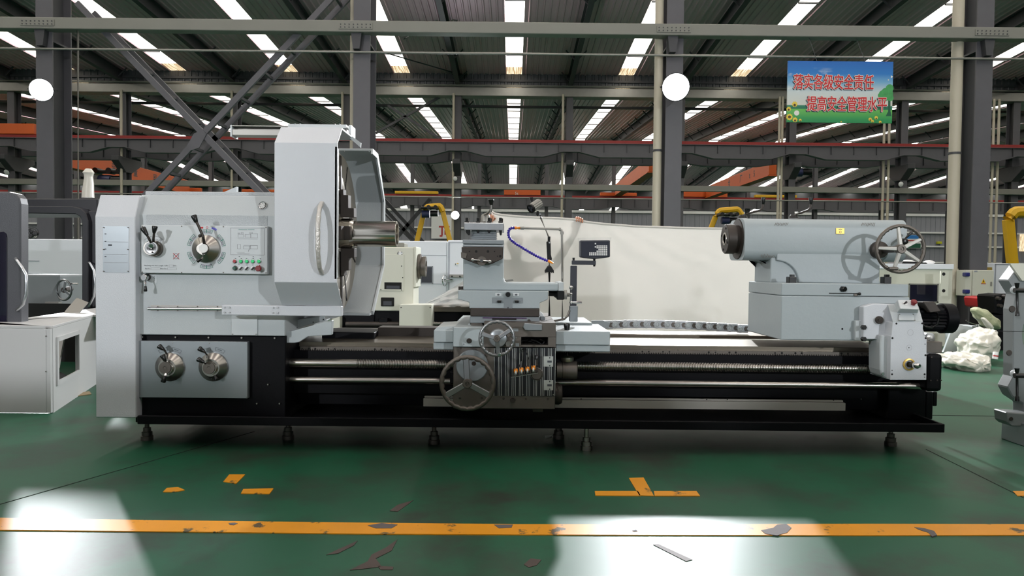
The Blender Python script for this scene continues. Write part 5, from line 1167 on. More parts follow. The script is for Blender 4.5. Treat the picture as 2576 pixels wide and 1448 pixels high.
# control box with stop button
Vq = Vector
bx = [W(2246, 767, 4.30), W(2308, 790, 4.22)]
A = [W(2258, 753, 4.27), W(2306, 753.5, 4.27), W(2311, 777, 4.21), W(2254, 788, 4.21)]
top = [W(2258, 753.5, 4.20), W(2306, 753.5, 4.20), W(2311, 778, 4.13), W(2265, 776, 4.13)]
base = [W(2246, 768, 4.26), W(2300, 772, 4.26), W(2309, 789, 4.21), W(2256, 788, 4.21)]
cbx = B().loft(base, top).build('switch_box', 'panel_grey', fc, bevel=.003, smooth=False)
nrm = (top[1]-top[0]).cross(top[3]-top[0]).normalized(); nrm = -nrm if nrm.y > 0 else nrm
c = (top[0]+top[3])/2*.68 + (top[1]+top[2])/2*.32; B().rev(c, nrm, [(0, .013), (.006, .012), (.006, 0)], 18).build('box_switch', 'white_plastic', fc); B().bar(c+nrm*.008+Vq((-.008, 0, -.008)), c+nrm*.008+Vq((.008, 0, .008)), .007, .012, nrm).build('box_switch_knob', 'knob_black', fc, smooth=False)
c = (top[0]+top[3])/2*.25 + (top[1]+top[2])/2*.75; B().rev(c, nrm, [(0, .011), (.012, .011), (.014, .0165), (.024, .0165), (.028, .012), (.028, 0)], 22).build('box_stop_button', 'estop', fc)
pl = [W(2262, 791, 4.188), W(2296, 791, 4.188), W(2300, 806, 4.160), W(2260, 806, 4.160)]
B().loft(pl, [p_ + Vq((0, -.004, .003)) for p_ in pl]).build('blank_plate', 'panel_grey', fc, smooth=False)
for p_ in pl: B().ball(p_ + Vq((0, -.005, .003)), .004, 8).build('plate_screw', 'steel', fc)
# feed motor
zm_ = Z(2350, 800, 4.5); xm0, xm1, xm2 = W(2300, 800, 4.5).x, W(2372, 800, 4.5).x, W(2398, 800, 4.5).x
mt = B(); n = 48; vs = []
for x in (xm0, xm1):
    for i in range(n):
        r = .082 if i % 2 else .074; vs.append((x, 4.5+r*math.cos(2*PI*i/n), zm_+r*math.sin(2*PI*i/n)))
mt.add(vs, [tuple(range(n)), tuple(range(n, 2*n))] + [(i, (i+1) % n, n+(i+1) % n, n+i) for i in range(n)])
mt = mt.build('feed_motor', 'machine_black', LT, smooth=False)
B().rev((xm1-.02, 4.5, zm_), (1, 0, 0), [(0, .08), (.005, .092), (.07, .09), (.08, .07), (.08, 0)], 36).build('fan_cover', 'machine_black', mt)
B().pprism([(2321, 759), (2352, 759), (2368, 783), (2340, 786)], 4.40, 4.5).build('terminal_box', 'iron_dark', mt, bevel=.004, smooth=False)
B().tube([W(x, y, 4.39) for x, y in ((2356, 785), (2361, 800), (2358, 815), (2345, 823), (2328, 822), (2318, 815))], .007, n=8).build('motor_cable', 'knob_black', mt)
B().pbox(2330, 838, 2352, 856, 4.7, .15).build('oil_pump', 'paint', LT, bevel=.01, smooth=False); B().rev(W(2338, 850, 4.68), (0, -1, 0), [(0, .02), (.03, .02), (.034, 0)], 18).build('pump_cap', 'galv', LT)
# ================================================================ backdrop cloth and the person holding it
def cloth_mat():
    M = bpy.data.materials.new('cloth'); M.use_nodes = True; nt = M.node_tree; nt.nodes.remove(nt.nodes['Principled BSDF'])
    d = nt.nodes.new('ShaderNodeBsdfDiffuse'); t = nt.nodes.new('ShaderNodeBsdfTranslucent'); mx = nt.nodes.new('ShaderNodeMixShader'); mx.inputs[0].default_value = .36
    for n in (d, t): n.inputs[0].default_value = lin((238, 235, 230)) + (1,)
    nt.links.new(d.outputs[0], mx.inputs[1]); nt.links.new(t.outputs[0], mx.inputs[2]); nt.links.new(mx.outputs[0], nt.nodes['Material Output'].inputs[0]); MATS['cloth'] = M
cloth_mat()
YCL = 7.6
topc = [(1236, 527), (1243, 533), (1262, 537), (1300, 541), (1350, 544), (1400, 546), (1440, 549), (1457, 551), (1475, 555), (1520, 560), (1600, 566), (1700, 570), (1815, 572), (1900, 575), (2000, 580), (2100, 570), (2160, 566)]
def top_at(px):
    for (a, b_), (c, d) in zip(topc, topc[1:]):
        if px <= c: return b_ + (d-b_)*(px-a)/(c-a)
    return topc[-1][1]
b = B(); NX, NZ = 150, 40
for i in range(NX+1):
    px = 1236 + (2160-1236)*i/NX; p0 = W(px, top_at(px), YCL)
    for j in range(NZ+1):
        u = j/NZ; z = p0.z*(1-u) + .03*u
        x = p0.x + .08*u*(1-i/NX)*math.sin(u*3)
        y = 0
        for hx_, amp in ((1457, .05), (1236, .05), (2160, .05)):     # folds that fan out from each grip
            dx = (px-hx_)/260.0; y += amp*math.exp(-abs(dx)*1.6)*math.sin((dx/(u+.12))*5.0+1)*min(1, u*5)*math.exp(-u*1.2)
        y += .02*math.sin(px*.021+u*3) + .012*math.sin(px*.05-u*5+2) + .05*math.sin(u*2.2)
        b.v.append((x, YCL+y, z))
b.f = [(i*(NZ+1)+j, i*(NZ+1)+j+1, (i+1)*(NZ+1)+j+1, (i+1)*(NZ+1)+j) for i in range(NX) for j in range(NZ)]
cl = b.build('backdrop_cloth', 'cloth', angle=3, fixn=False); tag(cl, 'big white cloth held up behind the lathe as a backdrop', 'cloth')
so = cl.modifiers.new('thick', 'SOLIDIFY'); so.thickness = .0015
b = B(); pts = []
for i in range(NX+1):
    px = 1240 + (2155-1240)*i/NX; p0 = W(px, top_at(px), YCL); yy = b.v and 0
    v = Vector(cl.data.vertices[i*(NZ+1)].co) + cl.location; pts.append((v.x, v.y, v.z-.012))
B().tube(pts, .011, n=8).build('rolled_hem', 'cloth', cl)
# person
mat('skin', (198, 140, 112), .5, var=.08, vscale=10); mat('jacket', (44, 60, 92), .8, var=.1); mat('trouser', (38, 40, 48), .8); mat('hair', (20, 16, 14), .6)
def skin_body(name, nodes, edges, m, parent=None, root=0, sub=1):
    me = bpy.data.meshes.new(name); ks = list(nodes); ix = {k: i for i, k in enumerate(ks)}
    o0 = Vector((nodes[ks[0]][0].x, nodes[ks[0]][0].y, 0))
    me.from_pydata([nodes[k][0]-o0 for k in ks], [(ix[a], ix[c]) for a, c in edges], [])
    o = bpy.data.objects.new(name, me); COL.objects.link(o); WO[o.name] = o0
    if parent: o.parent = parent; o.location = o0 - WO[parent.name]
    else: o.location = o0
    o.modifiers.new('skin', 'SKIN')
    sv = me.skin_vertices[0].data
    for k in ks: sv[ix[k]].radius = nodes[k][1] if isinstance(nodes[k][1], tuple) else (nodes[k][1], nodes[k][1])
    sv[root].use_root = True
    s = o.modifiers.new('sub', 'SUBSURF'); s.levels = sub; s.render_levels = sub
    me.materials.append(MATS[m]); me.polygons.foreach_set('use_smooth', [True]*len(me.polygons))
    return o
HR, HL = W(1457, 552, YCL), W(1233, 545, YCL)
cxp = (HR.x + HL.x)/2 - .02; yp = 7.98
V3 = lambda x, y, z: Vector((x, y, z))
N = {'pel': (V3(cxp, yp, .84), .13), 'wai': (V3(cxp, yp, 1.0), .115), 'che': (V3(cxp, yp, 1.18), .14), 'nkb': (V3(cxp, yp-.01, 1.29), .06), 'nk': (V3(cxp, yp-.02, 1.35), .05), 'hd0': (V3(cxp, yp-.02, 1.41), .07), 'hd1': (V3(cxp, yp-.02, 1.48), .075), 'hd2': (V3(cxp, yp-.01, 1.54), .055)}
E_ = [('pel', 'wai'), ('wai', 'che'), ('che', 'nkb'), ('nkb', 'nk'), ('nk', 'hd0'), ('hd0', 'hd1'), ('hd1', 'hd2')]
for s, H in ((1, HR), (-1, HL)):
    sgn = 'R' if s > 0 else 'L'
    sh = V3(cxp+s*.17, yp, 1.25); el = V3(cxp+s*.34, yp-.08, 1.22); wr = V3(H.x, YCL+.10, H.z-.09); pa = V3(H.x, YCL+.05, H.z-.03)
    N['sh'+sgn] = (sh, .065); N['el'+sgn] = (el, .045); N['wr'+sgn] = (wr, .03); N['pa'+sgn] = (pa, (.036, .02))
    E_ += [('che', 'sh'+sgn), ('sh'+sgn, 'el'+sgn), ('el'+sgn, 'wr'+sgn), ('wr'+sgn, 'pa'+sgn)]
    for q in range(4):
        fx = H.x + (-.03+.0205*q); ln = (.9, 1, .97, .8)[q]
        k0, k1, k2, k3 = ['f%d%s%d' % (q, sgn, i) for i in range(4)]
        dz = -.006*abs(q-1.2) - .004*q
        N[k0] = (V3(fx, YCL+.045, H.z+.012+dz), .0095); N[k1] = (V3(fx, YCL+.012, H.z+.033+dz), .0095); N[k2] = (V3(fx, YCL-.026, H.z+.022+dz), .0092); N[k3] = (V3(fx, YCL-.033, H.z-.018*ln+dz), .0085)
        E_ += [('pa'+sgn, k0), (k0, k1), (k1, k2), (k2, k3)]
    N['t0'+sgn] = (V3(H.x-s*.04, YCL+.055, H.z-.03), .011); N['t1'+sgn] = (V3(H.x-s*.052, YCL+.035, H.z-.005), .010); E_ += [('pa'+sgn, 't0'+sgn), ('t0'+sgn, 't1'+sgn)]
    hp_, kn, an, to = V3(cxp+s*.1, yp, .78), V3(cxp+s*.11, yp-.04, .44), V3(cxp+s*.11, yp+.02, .08), V3(cxp+s*.12, yp-.13, .035)
    for k, v in (('hp', (hp_, .085)), ('kn', (kn, .058)), ('an', (an, .04)), ('to', (to, .035))): N[k+sgn] = v
    E_ += [('pel', 'hp'+sgn), ('hp'+sgn, 'kn'+sgn), ('kn'+sgn, 'an'+sgn), ('an'+sgn, 'to'+sgn)]
pers = skin_body('person', N, E_, 'skin', sub=2); tag(pers, 'person hidden behind the white cloth, gripping its top edge with both hands', 'person')
J = {k: (N[k][0].copy(), N[k][1]*1.12) for k in ('pel', 'wai', 'che', 'nkb', 'shR', 'elR', 'shL', 'elL')}
for sgn in 'RL': J['wr'+sgn] = (N['wr'+sgn][0].lerp(N['el'+sgn][0], .18), .042)
skin_body('work_jacket', J, [e for e in E_ if e[0] in J and e[1] in J], 'jacket', pers)
T_ = {k: (N[k][0].copy(), N[k][1]*1.15) for k in ('pel', 'hpR', 'knR', 'anR', 'hpL', 'knL', 'anL')}
skin_body('trousers', T_, [e for e in E_ if e[0] in T_ and e[1] in T_], 'trouser', pers)
B().ball(V3(cxp, yp+.01, 1.50), .085, 16, (.95, 1.05, .85)).build('hair', 'hair', pers)
for s in (-1, 1): B().ball(V3(cxp+s*.03, yp-.09, 1.455), .012, 8).build('eye', 'white_plastic', pers)
B().ball(V3(cxp, yp-.10, 1.43), .014, 8, (.8, 1.2, 1.3)).build('nose', 'skin', pers)
# ================================================================ cream lathe behind
mat('cream', (206, 206, 192), .42, var=.04, vscale=2); mat('cream_dk', (120, 120, 112), .5)
YM = 8.5
cm = thing('cream_lathe', (W(1050, 700, YM).x, YM, 0), 'smaller cream lathe headstock standing behind the big lathe chuck', 'lathe')
hd = B().pbox(935, 621, 1040, 782, YM, .5).build('headstock', 'cream', cm, bevel=.01, smooth=False)
B().pbox(1040, 620, 1046, 722, YM+.02, .46).build('headstock_end', 'cream', cm, smooth=False, bevel=.004)
B().pbox(940, 610, 1017, 622, YM+.15, .3).build('headstock_cover', 'cream_dk', cm, smooth=False, bevel=.01)
c = W(1006.5, 637.5, YM); B().rev(c, (0, -1, 0), [(0, .029), (.01, .029), (.012, .022), (.006, .021), (.006, 0)], 22).build('sight_gauge', 'chrome', cm); B().cyl(c+Vector((0, -.006, 0)), c+Vector((0, -.008, 0)), .02, n=18).build('gauge_face', 'white_plastic', cm)
fp = B(); fp.pbox(937, 640, 1016, 731, YM-.012, .012); fp.build('front_plate', 'cream', cm, smooth=False, bevel=.002)
for q in ((966, 709, 1011, 728), (958, 748, 991, 770)): B().pbox(*q, YM-.014, .03).build('panel_opening', 'slot_black', cm, smooth=False, bevel=.006); B().pbox(q[0]+6, q[1]+9, q[2]-6, q[3]-2, YM-.016, .01).build('opening_frame', 'dro_dark', cm, smooth=False)
for x, y in ((1010, 669), (1013, 698), (958, 703), (958, 728), (1010, 729)): screw(cm, x, y, YM-.012, 1.4, 'slot_black', .003)
zs2 = Z(1060, 670, YM+.24)
B().rev((W(1043, 670, YM+.24).x, YM+.24, zs2), (1, 0, 0), [(0, .09), (.012, .09), (.014, .13), (.034, .14), (.036, .10), (.046, .10), (.05, .15), (.075, .15), (.078, .115), (.10, .115), (.102, .12), (.135, .12), (.137, .07), (.12, .065), (.12, 0)], 40).build('spindle_nose', 'iron', cm, angle=.4)
B().pbox(1004, 766, 1085, 905, YM-.25, .3).build('gearbox_cover', 'cream', cm, smooth=False, bevel=.004)
for x in (1009, 1082): screw(cm, x, 773, YM-.25, 1.4, 'slot_black')
B().pbox(935, 782, 1300, 905, YM+.05, .4).build('lathe_base', 'machine_black', cm, smooth=False, bevel=.005)
B().pbox(835, 795, 855, 905, YM-.1, .3).build('side_cover', 'cream', cm, smooth=False, bevel=.004); B().pbox(855, 782, 940, 905, YM+.02, .4).build('side_base', 'machine_black', cm, smooth=False)
B().pbox(1085, 770, 1300, 785, YM, .5).build('bed_way', 'way_steel', cm, smooth=False, bevel=.004)
zz = Z(1130, 814, YM-.05); B().rev((W(1085, 814, YM-.05).x, YM-.05, zz), (1, 0, 0), sum([[(.018*i, .024), (.018*i+.007, .024), (.018*i+.009, .019), (.018*i+.016, .019)] for i in range(24)], []), 12).build('lead_screw', 'steel', cm)
B().cyl(W(870, 815, YM-.02), W(1004, 815, YM-.02), .03, n=14).build('feed_shaft', 'iron_dark', cm); B().pbox(952, 800, 975, 830, YM-.04, .1).build('shaft_bearing', 'machine_black', cm, smooth=False, bevel=.006)
B().pbox(1004, 905, 1300, 925, YM-.3, .9).build('lathe_tray', 'machine_black', cm, smooth=False)
B().box(W(935, 900, YM).x, W(1300, 900, YM).x, YM, YM+.5, 0, Z(1100, 905, YM)+.02).build('lathe_pedestal', 'machine_black', cm, smooth=False)
# clear plastic sheet over its bed
def film_mat(name, col, tr, rough=.25):
    M = bpy.data.materials.new(name); M.use_nodes = True; nt = M.node_tree; bs = nt.nodes['Principled BSDF']
    bs.inputs['Base Color'].default_value = lin(col) + (1,); bs.inputs['Roughness'].default_value = rough; bs.inputs['Specular IOR Level'].default_value = .8
    t = nt.nodes.new('ShaderNodeBsdfTransparent'); mx = nt.nodes.new('ShaderNodeMixShader'); mx.inputs[0].default_value = tr
    nt.links.new(bs.outputs[0], mx.inputs[1]); nt.links.new(t.outputs[0], mx.inputs[2]); nt.links.new(mx.outputs[0], nt.nodes['Material Output'].inputs[0]); MATS[name] = M
film_mat('film', (214, 212, 208), .45); film_mat('film_dense', (226, 222, 210), .12, .3)
b = B(); n_ = 24
for i in range(n_+1):
    for j in range(n_+1):
        u, v = i/n_, j/n_; px = 1052 + 150*u; topy = 768 - 86*u**1.2; py = topy + (772-topy)*v
        p_ = W(px, py, YM-.05 + .35*(1-v) + .035*math.sin(u*17+v*9) + .03*math.sin(u*6-v*21)); b.v.append((p_.x, p_.y, p_.z))
b.f = [(i*(n_+1)+j, (i+1)*(n_+1)+j, (i+1)*(n_+1)+j+1, i*(n_+1)+j+1) for i in range(n_) for j in range(n_)]
tag(b.build('plastic_sheet', 'film', angle=3, fixn=False), 'clear plastic sheet draped over the cream lathe bed', 'plastic sheet')
# ================================================================ white cabinets in the middle distance
mat('white_panel', (226, 229, 236), .4); mat('grey_line', (150, 154, 162), .5)
def cabinet(name, px0, py0, px1, Y, dep, label, cat='cabinet', grp=None):
    x0, x1 = W(px0, py0, Y).x, W(px1, py0, Y).x; z1 = Z((px0+px1)/2, py0, Y)
    t = thing(name, ((x0+x1)/2, Y, 0), label, cat, grp)
    B().box(x0, x1, Y, Y+dep, 0, z1).build('body', 'white_panel', t, bevel=.01, smooth=False)
    return t
YW = 11.4
cb1 = cabinet('machine_enclosure', 960, 606, 1127, YW, 1.5, 'white machine enclosure with a framed window behind the cream spindle', 'machine')
outline(1058, 669, 1089, 713, YW, 2.2, 'grey_line', cb1, 'window_frame', .02); B().pbox(1060, 671, 1087, 712, YW-.008, .008).build('window_pane', 'dro_face', cb1, smooth=False)
for q in ((1040, 641, 1124, 641.8), (1088, 713, 1124, 713.8), (1122.5, 610, 1123.3, 760)): B().pbox(*q, YW-.006, .006).build('panel_seam', 'grey_line', cb1, smooth=False)
cb2 = cabinet('machine_enclosure', 1127, 604, 1240, YW+.03, 1.5, 'white machine enclosure door with a small sticker left of the tool post', 'machine')
outline(1129, 609, 1230, 800, YW+.03, 1.4, 'grey_line', cb2, 'door_frame', .012)
hw = W(1119, 705, YW-.12); hwt = thing('small_handwheel', hw, 'little chrome handwheel on the white enclosure left of the compound slide', 'handwheel')
B().torus(hw, (1, -.35, 0), .085, .008, 32, 8).build('rim', 'chrome', hwt); B().cyl(hw, hw+Vector((.1, .12, 0)), .02, n=10).build('shaft', 'chrome', hwt)
for a in (90, 210, 330): B().bar(hw, hw + Vector((.33*math.cos(math.radians(a))*.08, .94*math.cos(math.radians(a))*.08, math.sin(math.radians(a))*.08)), .014, .01).build('spoke', 'chrome', hwt, smooth=False)
B().pbox(1131, 690, 1165, 697.5, YW-.02, .05).build('latch_bar', 'galv', cb2, smooth=False)
for x in (1137, 1157): screw(cb2, x, 695, YW-.02, 2.4, 'knob_black', .02)
B().pbox(1143.5, 661, 1153.5, 667, YW+.02, .01).build('sticker', 'white_plastic', cb2, smooth=False); B().pbox(1149, 661, 1153.5, 663, YW+.018, .01).build('sticker_band', 'crane_yellow', cb2, smooth=False); B().pbox(1145, 662.5, 1146.5, 666, YW+.018, .01).build('sticker_mark', 'dark_print', cb2, smooth=False)
cb3 = cabinet('machine_enclosure', 40, 601, 210, 11.0, 1.4, 'white machine enclosure seen through the opening of the left machine', 'machine')
for q in ((60, 688, 98, 689), (60, 655, 98, 655.8)): B().pbox(*q, 10.99, .01).build('panel_seam', 'grey_line', cb3, smooth=False)
# ================================================================ machine at the left picture edge
mat('dark_door', (74, 75, 80), .4, var=.05, bump=.12, bscale=160); mat('frame_black', (30, 30, 36), .4); mat('base_white', (190, 190, 190), .45, var=.05, vscale=1.5, col2=(120, 116, 104), c2lo=.72, c2hi=.85, c2scale=4)
lm = thing('turning_centre', (-3.9, 5.8, 0), 'dark grey turning machine with open doorway and white base at the left edge', 'machine')
YD1 = 5.45
p_ = [(-60, 482), (20, 482), (38, 486), (48, 498), (51, 512), (51, 838), (-60, 838)]
B().pprism(p_, YD1, YD1+.1).build('sliding_door', 'dark_door', lm, bevel=.012, smooth=False, seg=2)
mat('smoked', (30, 28, 44), .08, spec=.8)
B().pprism([(-60, 584), (8, 582), (15, 587), (17, 596), (17, 812), (-60, 814)], YD1-.006, YD1).build('door_window', 'smoked', lm, smooth=False, bevel=.004)
def dhandle(pts, Y0, r, nm='door_handle'):
    B().tube([W(x, y, Y0-o) for x, y, o in pts], r, n=10).build(nm, 'chrome_worn', lm)
dhandle([(40, 650, 0), (42, 655, .05), (55, 672, .06), (65, 690, .06), (66, 715, .06), (65, 740, .06), (58, 765, .06), (44, 778, .05), (42, 780, 0)], YD1, .011)
YFr = 7.38
b = B(); b.pprism([(-90, 499), (245, 499), (245, 536), (-90, 536)], YFr, YFr+.65); b.build('door_head', 'frame_black', lm, smooth=False, bevel=.01)
B().pprism([(40, 518), (178, 518), (203, 524), (216, 536), (222, 556), (222, 800), (206, 800), (206, 560), (202, 545), (190, 538), (40, 536)], YFr-.15, YFr+.02).build('door_surround', 'frame_black', lm, smooth=False, bevel=.006)
B().pprism([(222, 530), (250, 530), (250, 800), (222, 800)], YFr-.1, YFr+.4).build('right_post', 'frame_black', lm, smooth=False, bevel=.006)
dhandle([(222, 656, 0), (226, 662, .05), (236, 680, .06), (240, 715, .06), (236, 745, .06), (224, 770, .05), (222, 772, 0)], YFr-.12, .011)
# interior: tailstock with handwheel
B().pbox(50, 690, 152, 790, 8.1, .5).build('inner_tailstock', mat('paint_dark', (122, 127, 128), .45, var=.06, vscale=4), lm, bevel=.02, smooth=False, seg=2); B().pbox(60, 775, 162, 812, 8.0, .6).build('inner_carriage', 'iron_dark', lm, bevel=.01, smooth=False)
c = W(161, 729, 7.8); B().torus(c, (-.35, -1, 0), .106, .011, 36, 8).build('inner_handwheel', 'wheel_steel', lm)
for a in (80, 200, 320): B().bar(c, c+Vector((math.cos(math.radians(a))*.09, 0, math.sin(math.radians(a))*.09)), .02, .014, (0, 1, 0)).build('inner_wheel_spoke', 'wheel_steel', lm, smooth=False)
B().cyl(c, c+Vector((-.1, .28, 0)), .03, n=14).build('inner_wheel_shaft', 'iron_dark', lm); B().cyl(W(175, 713, 7.8), W(196, 713, 7.75), .008, n=8).build('inner_wheel_grip', 'chrome', lm)
B().pbox(113, 759, 147, 778, 7.95, .06).build('inner_bracket', 'galv', lm, smooth=False); B().pbox(125, 768, 135, 778, 7.93, .04).build('inner_bolt', 'knob_black', lm, smooth=False)
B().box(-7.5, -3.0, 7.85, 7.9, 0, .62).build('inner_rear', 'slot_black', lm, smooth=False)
# base
YB1, xA, xB = 5.13, W(-80, 930, 5.13).x, W(116, 930, 5.13).x
zb1, zt1 = Z(60, 1043, YB1), Z(60, 826, YB1)
fr = B().box(xA, xB, YB1, YB1+.02, max(zb1, .005), zt1).build('base_panel', 'base_white', lm, smooth=False, bevel=.003)
B().box(xB, xB+.028, YB1+.005, YB1+.03, max(zb1, .005), zt1).build('panel_edge', 'base_white', lm, smooth=False)
for y in (845, 934): screw(lm, 115.5, y, YB1, 1.6, 'iron', .004)
Q0, Q1 = Vector((xB+.03, YB1+.03, 0)), Vector((W(240, 900, 6.3).x-.02, 6.3, 0)); dr_ = (Q1-Q0).normalized(); nq = Vector((dr_.y, -dr_.x, 0)); Lq = (Q1-Q0).length
def qbox(s0, s1, z0, z1, th=.02, off=0, nm='side_panel', m='base_white'):
    a, c_ = Q0 + dr_*s0 + nq*off, Q0 + dr_*s1 + nq*off
    A = [a+Vector((0, 0, z0)), c_+Vector((0, 0, z0)), c_+Vector((0, 0, z1)), a+Vector((0, 0, z1))]
    return B().loft(A, [q-nq*th for q in A]).build(nm, m, lm, smooth=False)
ztq = zt1+.0
s_a, s_b = .08*Lq, .58*Lq; za, zb2 = .2, ztq-.09
qbox(0, s_a, .0, ztq); qbox(s_b, Lq*1.1, .0, ztq); qbox(s_a, s_b, .0, za); qbox(s_a, s_b, zb2, ztq)
for q in ((s_a-.02, s_a+.012, za-.02, zb2+.02), (s_b-.012, s_b+.02, za-.02, zb2+.02), (s_a, s_b, za-.02, za+.012), (s_a, s_b, zb2-.012, zb2+.02)): qbox(*q, th=.012, off=.012, nm='opening_frame')
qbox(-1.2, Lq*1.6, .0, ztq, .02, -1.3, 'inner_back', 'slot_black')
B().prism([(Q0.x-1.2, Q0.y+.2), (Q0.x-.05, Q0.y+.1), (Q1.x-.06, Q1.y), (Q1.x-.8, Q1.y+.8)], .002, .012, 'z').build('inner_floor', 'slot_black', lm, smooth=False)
B().prism([(Q0.x-.6, Q0.y+.1), (Q0.x, Q0.y), (Q1.x, Q1.y), (Q1.x+.4, Q1.y+.05), (Q1.x+.1, 7.9), (Q0.x-1, 7.9), (xA, YD1-.05), (xA, YB1), (xB, YB1)], ztq, ztq+.02, 'z').build('base_rim', 'base_white', lm, smooth=False, bevel=.003)
pth = [W(206, 755, 6.6), W(180, 785, 6.5), W(160, 815, 6.45), W(145, 850, 6.4), W(137, 890, 6.35), W(132, 920, 6.3)]
b = B()
for q in pth: b.v += [tuple(q+Vector((-.05, 0, .02))), tuple(q+Vector((.05, 0, -.02))), tuple(q+Vector((.05, .02, -.02))), tuple(q+Vector((-.05, .02, .02)))]
b.f = [(4*i+j, 4*i+(j+1) % 4, 4*i+4+(j+1) % 4, 4*i+4+j) for i in range(len(pth)-1) for j in range(4)]
b.build('chip_chute', 'galv', lm)
b = B(); wr_ = []
for k, (x0_, x1_, y) in enumerate(((207, 236, 497), (208, 235, 480), (211, 235, 463), (213, 233, 445), (212, 234, 438), (209, 236, 434), (213, 233, 429), (216, 229, 424))):
    a_, c_ = W(x0_, y, 7.7), W(x1_, y, 7.7); ctr_, r_ = (a_+c_)/2, (c_-a_).length/2
    b.v += [(ctr_.x + math.cos(2*PI*i/12)*r_*(1+.06*(i % 2)), 7.7 + math.sin(2*PI*i/12)*r_*.8, ctr_.z) for i in range(12)]
b.f = [(12*k+i, 12*k+(i+1) % 12, 12*k+12+(i+1) % 12, 12*k+12+i) for k in range(7) for i in range(12)] + [tuple(range(84, 96)), tuple(range(12))[::-1]]
tag(b.build('wrapped_lamp', 'film_dense', angle=.4), 'signal lamp wrapped in white plastic standing on the left machine', 'lamp')
# hanging hook pipe, fan, cardboard
hk = B().tube([W(196, 72, 14.12), W(197, 600, 14.12), W(197, 672, 14.12)], .022, n=8).build('drop_pipe', 'galv'); tag(hk, 'thin vertical pipe hanging beside the left near column', 'pipe')
fc_ = W(80, 586, 13.2); ft = thing('wall_fan', fc_, 'round caged fan seen through the left machine doorway', 'fan')
for r in (.11, .08, .05): B().torus(fc_, (.3, -1, 0), r, .004, 28, 6).build('cage_ring', 'black', ft)
for a in range(0, 360, 120): B().bar(fc_, fc_+Vector((math.cos(math.radians(a))*.09, 0, math.sin(math.radians(a))*.09)), .05, .006, (0, 1, 0)).build('blade', 'steel_dark', ft, smooth=False)
B().cyl(fc_, fc_+Vector((0, .15, 0)), .04, n=14).build('motor', 'black', ft); B().bar(fc_+Vector((-.05, .15, -.02)), fc_+Vector((-.4, .5, -.1)), .03, .03).build('arm', 'black', ft)
mat('card', (150, 130, 100), .8, var=.1)
for i, (q, lb) in enumerate((([(128, 1003), (150, 992), (168, 997), (140, 1009)], 'light cardboard scrap on the floor beside the left machine base'), ([(165, 994), (225, 985), (230, 992), (172, 1000)], 'grey cardboard scrap on the floor left of the side cover'))):
    b = B(); gpoly(b, q, .006); tag(b.build('cardboard_scrap', 'card', smooth=False), lb, 'scrap')
b = B(); c = G(1381, 1106)
for i in range(14):
    b.v.append((c.x+random.uniform(-.035, .035), c.y+random.uniform(-.02, .02), .004+random.random()*.03))
b.f = [(i, i+1, i+2) for i in range(12)]
tag(b.build('crumpled_paper', 'cream', smooth=False, fixn=False), 'small crumpled paper on the floor under the carriage', 'paper')
# ================================================================ things at the right
YR = 4.55
srt = thing('steady_rest', (W(2640, 1000, YR).x, YR+.2, 0), 'grey cast steady rest with black screw handles at the right picture edge', 'steady rest')
zfl = lambda px: 0
out = [(2541, 662), (2509.5, 704), (2529, 736), (2522, 775), (2522, 832), (2522, 941), (2503, 958), (2520, 990), (2547, 1008), (2547, 1040), (2740, 1040), (2740, 1008), (2770, 958), (2760, 832), (2760, 775), (2770, 704), (2735, 662)]
inn_ = []
cR = W(2650, 840, YR); 
ring = [(cR.x + .265*math.cos(2*PI*i/32), cR.z + .34*math.sin(2*PI*i/32)) for i in range(32)]
# body as an outer band around the round opening
o_ = [W(x, y, YR+.1) for x, y in out]; o_ = [(q.x, q.z) for q in o_]
b = B(); NB = 64; outer = []; inner = []
def ray_poly(a):
    d = (math.cos(a), math.sin(a)); best = 9
    for (x0_, z0_), (x1_, z1_) in zip(o_, o_[1:]+o_[:1]):
        ex, ez = x1_-x0_, z1_-z0_; den = d[0]*ez - d[1]*ex
        if abs(den) < 1e-9: continue
        t_ = ((x0_-cR.x)*ez - (z0_-cR.z)*ex)/den; s_ = ((x0_-cR.x)*d[1] - (z0_-cR.z)*d[0])/den
        if t_ > 0 and -1e-6 <= s_ <= 1+1e-6: best = min(best, t_)
    return best
angs = sorted([2*PI*i/NB for i in range(NB)] + [math.atan2(z-cR.z, x-cR.x) % (2*PI) for x, z in o_])
for y in (YR, YR+.1):
    for a in angs:
        R_ = ray_poly(a); ri = min(.19, R_*.9); b.v.append((cR.x+math.cos(a)*R_, y, cR.z+math.sin(a)*R_)); b.v.append((cR.x+math.cos(a)*ri, y, cR.z+math.sin(a)*ri))
k = len(angs)
for i in range(k):
    j = (i+1) % k; f0 = 2*k
    b.f += [(2*i, 2*i+1, 2*j+1, 2*j), (f0+2*i, f0+2*j, f0+2*j+1, f0+2*i+1), (2*i, 2*j, f0+2*j, f0+2*i), (2*i+1, f0+2*i+1, f0+2*j+1, 2*j+1)]
b.build('ring_body', 'paint_dark', srt, bevel=.006, smooth=False)
B().pprism([(2531, 1036), (2760, 1050), (2760, 1078), (2545, 1072), (2533, 1062)], YR-.06, YR+.06).build('foot', 'paint_dark', srt, bevel=.006, smooth=False)
zf_ = Z(2560, 1066, YR-.1); B().box(W(2519, 1070, YR+.12).x, W(2760, 1070, YR-.1).x, YR-.1, YR+.12, .0, zf_).build('foot_block', 'plate_alu', srt, bevel=.004, smooth=False)
for x, y, r in ((2546, 777, 8.5), (2538.5, 887, 7.5), (2543.5, 1053, 5)): screw(srt, x, y, YR-.002 if y < 1000 else YR-.062, r, 'iron_dark', .004, 'bored_hole', 20)
